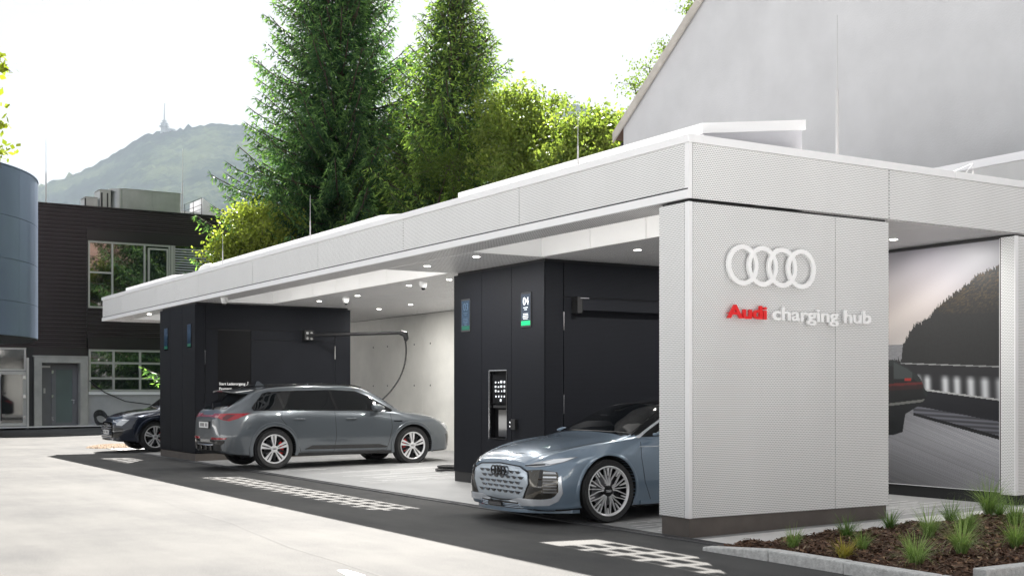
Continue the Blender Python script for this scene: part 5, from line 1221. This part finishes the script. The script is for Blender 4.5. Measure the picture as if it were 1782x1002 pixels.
    mb = MB(); mb.tube([(2.22, -.82, .34), (2.38, -.66, .31), (2.45, -.4, .30), (2.47, 0, .30), (2.45, .4, .30), (2.38, .66, .31), (2.22, .82, .34)], .018, 8); mb.build('front_trim', 'chrome', o, smooth=60, local=True)
    return o
def ring_x(mb, x, c, r, t, n=24):
    b = len(mb.v)
    for k in range(n):
        a = 2 * math.pi * k / n
        for rr_, xx in ((r + t, x), (r - t, x), (r - t, x + .012), (r + t, x + .012)): mb.v.append((xx, c[0] + rr_ * math.cos(a), c[1] + rr_ * math.sin(a)))
    for k in range(n):
        i, j = b + k * 4, b + ((k + 1) % n) * 4
        for q in range(4): mb.f.append((i + q, j + q, j + (q + 1) % 4, i + (q + 1) % 4))
def lower_roof(o, k=.94, z0=1.08):                        # pulls the cabin down a little; shared once per mesh
    st = list(o.children)
    while st:
        c = st.pop(); 
        if c.name.startswith('wheel'): continue
        st += list(c.children)
        if c.type == 'MESH':
            for v in c.data.vertices:
                if v.co.z > z0: v.co.z = z0 + (v.co.z - z0) * k
g_suv = make_suv('grey electric suv seen from its rear quarter, charging between the two dark blocks', 'paint_grey', (1.85, 13.87, .03), R(.6), 1.03); lower_roof(g_suv)
make_suv('dark navy electric suv with only its nose showing left of the far dark block', 'paint_navy', (1.84, 22.32, .02), math.pi, 1.0)
# --- low concept car
CON = [
 (-2.50, .32, .66, .60, .64, .80, .60, .90, .55, .94, .96),
 (-2.40, .26, .84, .58, .83, .80, .78, .93, .62, .99, 1.01),
 (-2.05, .20, .945, .56, .955, .80, .90, .96, .66, 1.12, 1.15),
 (-1.45, .17, .965, .55, .985, .78, .93, .98, .63, 1.27, 1.31),
 (-.70, .16, .945, .52, .94, .78, .90, .97, .61, 1.35, 1.40),
 (0, .16, .935, .50, .925, .77, .885, .96, .60, 1.36, 1.42),
 (.40, .16, .935, .50, .925, .77, .88, .955, .60, 1.29, 1.36),
 (.80, .16, .945, .50, .935, .76, .875, .945, .65, 1.13, 1.19),
 (1.10, .16, .955, .50, .955, .76, .865, .935, .74, .985, 1.03),
 (1.28, .16, .965, .50, .970, .76, .855, .925, .70, .95, .985),
 (1.55, .16, .972, .50, .980, .75, .83, .900, .64, .905, .945),
 (1.85, .16, .965, .48, .962, .72, .78, .85, .60, .86, .895),
 (2.08, .15, .935, .46, .915, .67, .72, .785, .56, .81, .84),
 (2.24, .15, .86, .44, .83, .62, .66, .725, .52, .755, .78),
 (2.34, .16, .74, .42, .70, .57, .58, .665, .46, .70, .72)]
def make_concept(label, paint, loc, rz, s):
    o = thing('concept_car', label, 'car', loc, rz, None, s); axl = (-1.48, 1.50); Rr, zc = .402, .372
    a_ = car_body(CON, capd=(.04, .035)); bv = bvh_of(a_); b_ = cut_arches(a_, axl, Rr, .62, zc); bd = finish_body(a_, b_, paint, o, axl, Rr, zc, lambda x: 9 if x > 1.12 or x < -2.1 else .992)
    for sd_ in (-1, 1):
        fr = 'L' if sd_ > 0 else 'R'
        win = [(-1.75, 1.02), (-1.2, 1.17), (-.5, 1.27), (.1, 1.275), (.45, 1.20), (.90, 1.00), (.94, .975), (.3, .985), (-1.0, 1.00)]
        ws = addpatch('side_windows', bv, win, fr, 'tint_glass', o, .006, .06); ribbon('window_trim', bv, [(1.00, .965), (.90, 1.005), (.45, 1.21), (.1, 1.285), (-.5, 1.28)], fr, .022, 'bright_blade', ws, .014)
        for seam in ([(.98, .92), (1.02, .75), (.96, .45), (.86, .24)], [(-.15, .96), (-.13, .5), (-.2, .24)]): ribbon('door_seam', bv, seam, fr, .007, 'seam', bd)
        ribbon('wing_crease', bv, [(1.02, .865), (.2, .86)], fr, .008, 'bright_blade', bd, .003)
        mb = MB(); mb.tube([(.78, sd_ * .88, 1.00), (.76, sd_ * 1.02, 1.01)], [.018, .014], 8); mb.tube([(.70, sd_ * 1.0, 1.015), (.80, sd_ * 1.03, 1.02), (.88, sd_ * 1.04, 1.01)], [.02, .03, .012], 10); mb.build('camera_mirror', paint, o, smooth=60, local=True)
        addpatch('sill_trim', bv, [(-1.0, .19), (-1.0, .235), (1.02, .235), (1.02, .19)], fr, paint, o, .016)
        arch_ring('arch_flare', bv, 1.50, zc, Rr, Rr + .045, sd_, paint, o, .006, -.25, math.pi + .25); arch_ring('arch_flare', bv, -1.48, zc, Rr, Rr + .045, sd_, paint, o, .006, -.25, math.pi + .25)
        for ax_ in axl: wheel(o, ax_, sd_ * .845, .366, .362, .287, .26, 'turbine', sd_, 'rear')
        # slim headlamp running back into the wing
        dg_ = diag(sd_ * .70)
        pl = [(-.235, .655), (-.10, .705), (.10, .742), (.36, .765), (.24, .712), (.08, .672), (-.10, .648)]; hl = addpatch('headlamp', bv, cp_(pl, sd_, (2.20, .70), .70), dg_, 'lamp_clear', o, .007, .03)
        pl = [(-.02, .70), (.10, .735), (.33, .757), (.22, .712), (.08, .684)]; addpatch('running_light', bv, cp_(pl, sd_, (2.20, .70), .70), dg_, 'lamp_led', hl, .012, .03)
        pl = [(-.24, .657), (-.10, .665), (.02, .676), (.02, .688), (-.10, .682), (-.23, .668)]; addpatch('lamp_outline', bv, cp_(pl, sd_, (2.20, .70), .70), dg_, 'black_gloss', hl, .010, .03)
        # dark side intake, cooling ribs and bright blade
        pl = [(-.52, .32), (-.33, .50), (-.25, .61), (-.02, .625), (.17, .60), (.20, .52), (.19, .36), (.10, .30), (-.30, .26)]; it = addpatch('side_intake', bv, cp_(pl, sd_, (2.20, .70), .70), dg_, 'intake_bronze', o, .006, .04)
        pl = [(-.45, .34), (-.30, .40), (-.05, .44), (-.03, .61), (.0, .625), (.0, .40), (-.2, .33)]; addpatch('intake_blade', bv, cp_(pl, sd_, (2.20, .70), .70), dg_, 'black_gloss', it, .011, .04)
        for k in range(6):
            z0 = .365 + k * .034; pl = [(.015, z0), (.015, z0 + .018), (.165, z0 + .018), (.165, z0)]; addpatch('cooling_rib', bv, cp_(pl, sd_, (2.20, .70), .70), dg_, 'bright_blade' if k == 5 else 'brake_disc', it, .014, .05)
        pl = [(.015, .578), (.015, .605), (.15, .60), (.165, .578)]; addpatch('lamp_projector', bv, cp_(pl, sd_, (2.20, .70), .70), dg_, 'lamp_clear', it, .016, .04)
        pl = [(-.50, .245), (-.34, .285), (.02, .29), (.13, .31), (.185, .38), (.185, .545), (.215, .56), (.228, .36), (.18, .27), (.08, .222), (-.35, .20)]; addpatch('bright_blade', bv, cp_(pl, sd_, (2.20, .70), .70), dg_, 'bright_blade', o, .017, .04)
    addpatch('windscreen', bv, [(.48, -.58), (1.02, -.74), (1.08, -.4), (1.10, 0), (1.08, .4), (1.02, .74), (.48, .58), (.42, .3), (.40, 0), (.42, -.3)], 'T', 'tint_glass', o, .006, .07)
    addpatch('roof_glass', bv, [(-1.3, -.55), (.38, -.56), (.40, 0), (.38, .56), (-1.3, .55)], 'T', 'black_gloss', o, .005, .1)
    ribbon('bonnet_seam', bv, [(2.16, -.50), (1.6, -.74), (1.12, -.80)], 'T', .006, 'seam', bd); ribbon('bonnet_seam', bv, [(2.16, .50), (1.6, .74), (1.12, .80)], 'T', .006, 'seam', bd); ribbon('bonnet_seam', bv, [(2.20, -.48), (2.24, 0), (2.20, .48)], 'T', .006, 'seam', bd)
    # grille panel: painted shield with rows of chamfered chrome pockets
    sh = [(-.50, .27), (-.62, .46), (-.60, .59), (-.44, .65), (0, .672), (.44, .65), (.60, .59), (.62, .46), (.50, .27), (0, .245)]
    gp = addpatch('grille_shield', bv, sh, 'F', 'grille_chrome', o, .012, .06); ribbon('shield_outline', bv, sh + [sh[0]], 'F', .014, 'seam', gp, .014)
    mb = MB(); rows = [(.575, 6, .0), (.515, 7, .06), (.455, 7, .0), (.40, 6, .06), (.345, 6, .0)]
    for z, nn_, sh_ in rows:
        for k in range(-nn_, nn_ + 1):
            y = k * .135 + sh_; wd, hh = .108, .030
            if abs(y) > .50 - abs(z - .47) * .5: continue
            pts = []
            for yy, zz, e_ in ((y - wd / 2, z + hh / 2, .003), (y + wd / 2, z + hh / 2, .003), (y + wd / 2 - .03, z - hh / 2, .003), (y - wd / 2 + .03, z - hh / 2, .003), (y - wd / 2 + .008, z + hh / 2 + .004, .020), (y + wd / 2 - .008, z + hh / 2 + .004, .020)):
                h_ = bv.ray_cast(Vector((4, yy, zz)), Vector((-1, 0, 0)))[0]; pts.append((h_.x + .012 + e_, yy, zz))
            b = len(mb.v); mb.v += pts; mb.f += [(b + 3, b + 2, b + 5, b + 4), (b, b + 3, b + 4), (b + 1, b + 5, b + 2), (b, b + 4, b + 5, b + 1)]
    mb.build('grille_pockets', 'chrome', gp, local=True, kind='stuff')
    mb = MB(); x0 = bv.ray_cast(Vector((4, 0, .585)), Vector((-1, 0, 0)))[0].x
    for i in range(4): ring_x(mb, x0 + .03, (-.105 + .07 * i, .585), .050, .008)
    mb.build('emblem', 'rim_dark', gp, local=True)
    # splitter with grille strips
    ou, inn = [], []
    for k in range(17):
        y = -.90 + 1.8 * k / 16; e = abs(y) / .90; x = 2.46 - .50 * e ** 3.2; ou.append((x, y)); inn.append((x - .10, y))
    mb = MB(); mb.prism(ou + inn[::-1], 'z', .125, .165); mb.build('splitter', paint, o, local=True)
    mb = MB(); mb.prism([(x - .03, y) for x, y in ou] + [(x - .12, y) for x, y in ou][::-1], 'z', .165, .235); sp = mb.build('lower_intake', 'black_gloss', o, local=True)
    for z in (.178, .195, .212): MB().tube([(x - .022, y, z) for x, y in ou[2:-2]], .0045, 5).build('intake_strip', 'grille_chrome', sp, local=True)
    p = MB().box(2.445, 2.452, -.16, .16, .175, .222).build('number_plate', 'black_gloss', o, local=True); mb = MB(); r = random.Random(9)
    for k in range(9): y = -.14 + k * .031; mb.box(2.452, 2.4535, y, y + .022, .183, .214)
    mb.build('plate_marks', 'brake_disc', p, local=True)
    return o
make_concept('low blue-grey concept car with chrome patterned grille, nose pointing out beside the white pillar', 'paint_blue_grey', (1.67, 2.60, .01), math.pi, 1.0)
# ------------------------------------------------------------------ ornamental grasses and small things
def tuft(x, y, r0, h, n, seed, label, c1, c2):
    r = np.random.default_rng(seed); z = mz(x, y); o = thing('grass_tuft', label, 'ornamental grass', (x, y, z), 0, 'ornamental grasses in the mulch bed')
    a = r.random(n) * 6.283; lean = r.random(n) ** .7 * 1.15; L = h * r.uniform(.55, 1.15, n); b0 = r.uniform(0, .045, n)
    w_ = r.uniform(.0018, .0034, n); Q = []; T = []; d = np.stack([np.cos(a), np.sin(a), 0 * a], 1); sd_ = np.stack([-np.sin(a + .3), np.cos(a + .3), 0 * a], 1)
    K = 6; prev = None; pos = d * b0[:, None]; ang = .10 + lean * .35; curl = lean * r.uniform(.10, .42, n)
    for k in range(K + 1):
        ww = (w_ * (1 - (k / K) ** 2 * .9))[:, None]; cur = (pos - sd_ * ww, pos + sd_ * ww)
        if prev is not None:
            Q.append(np.stack([prev[0], prev[1], cur[1], cur[0]], 1)); f_ = np.clip(r.random(n) * .6 + .4 * k / K, 0, 1)[:, None]; T.append((np.array(c1) * (1 - f_) + np.array(c2) * f_) * r.uniform(.8, 1.2, (n, 1)))
        prev = cur; st = (L / K)[:, None]; pos = pos + d * np.sin(ang)[:, None] * st + np.array([0, 0, 1]) * np.cos(ang)[:, None] * st; ang = ang + curl
    quads_mesh('blades', np.concatenate(Q), np.concatenate(T), 'grass_blades', o, local=True); return o
G1, G2 = (.09, .17, .045), (.34, .46, .17); Yl = ((.26, .24, .05), (.55, .46, .12)); Dk = ((.05, .12, .035), (.20, .32, .10))
for i, (x, y, r0, h, n, lab, c) in enumerate([
    (-.12, -1.62, .1, .22, 130, 'sparse green grass tuft nearest the corner of the pillar and kerb', (G1, G2)),
    (-.10, -2.22, .1, .22, 170, 'small yellowish grass tuft beside the granite kerb', Yl),
    (.88, -1.33, .1, .27, 170, 'dark green grass tuft at the path edge left of the bed', Dk),
    (.27, -2.08, .1, .22, 120, 'thin pale tuft between the yellowish tuft and the large bright one', (G1, G2)),
    (1.86, -1.00, .1, .27, 150, 'green tuft on the path edge in front of the brown plinth', Dk),
    (-.02, -2.93, .1, .33, 240, 'large bright green tuft at the lower edge of the bed', (G1, (.45, .58, .24))),
    (1.36, -1.92, .1, .32, 230, 'light green tuft in the middle of the bed in front of the darker bushy tuft', (G1, (.42, .54, .24))),
    (1.98, -1.86, .1, .34, 300, 'dense bushy green tuft in the middle of the bed', (Dk[0], G2)),
    (2.75, -1.05, .1, .30, 170, 'green tuft at the path edge behind the bushy one', Dk),
    (.68, -2.83, .1, .34, 260, 'bright tuft to the right of the large one at the lower edge', (G1, (.45, .58, .24))),
    (3.45, -1.00, .1, .50, 240, 'tall arching tuft by the far pillar, its stems bending over the path', (Dk[0], G2)),
    (3.15, -1.55, .1, .38, 220, 'green tuft cut by the right picture edge, behind the others', (Dk[0], G2)),
    (1.62, -2.68, .1, .33, 240, 'bright tuft at the right picture edge, lowest on that side', (G1, (.42, .56, .20))),
    (2.35, -2.45, .1, .33, 200, 'green tuft half hidden at the right picture edge', (G1, G2)),
    (3.95, -.75, .1, .36, 160, 'far green tuft beside the black base of the far pillar', Dk)]):
    tuft(x, y, r0, h, n, 60 + i, lab, *c)
# little heap of earth beside the navy car
n = 50; mb = MB(); r = random.Random(3)
for i in range(n + 1):
    for j in range(24):
        x = -.55 + 1.5 * i / n; y = 24.2 + 1.5 * j / 23; e = max(0, 1 - ((x - .2) / .75) ** 2 - ((y - 24.95) / .75) ** 2); mb.v.append((x, y, gz(x) - .01 + .09 * e ** .8 + (r.uniform(0, .03) if e > 0 else 0)))
for i in range(n):
    for j in range(23): a = i * 24 + j; mb.f.append((a, a + 24, a + 25, a + 1))
mat('dry_earth', (.17, .11, .06), .95, 0, .4, 14, .8, 40); o = mb.build('earth_heap', 'dry_earth'); tag(o, 'low heap of dry brown earth on the ground by the front of the navy car', 'earth heap')
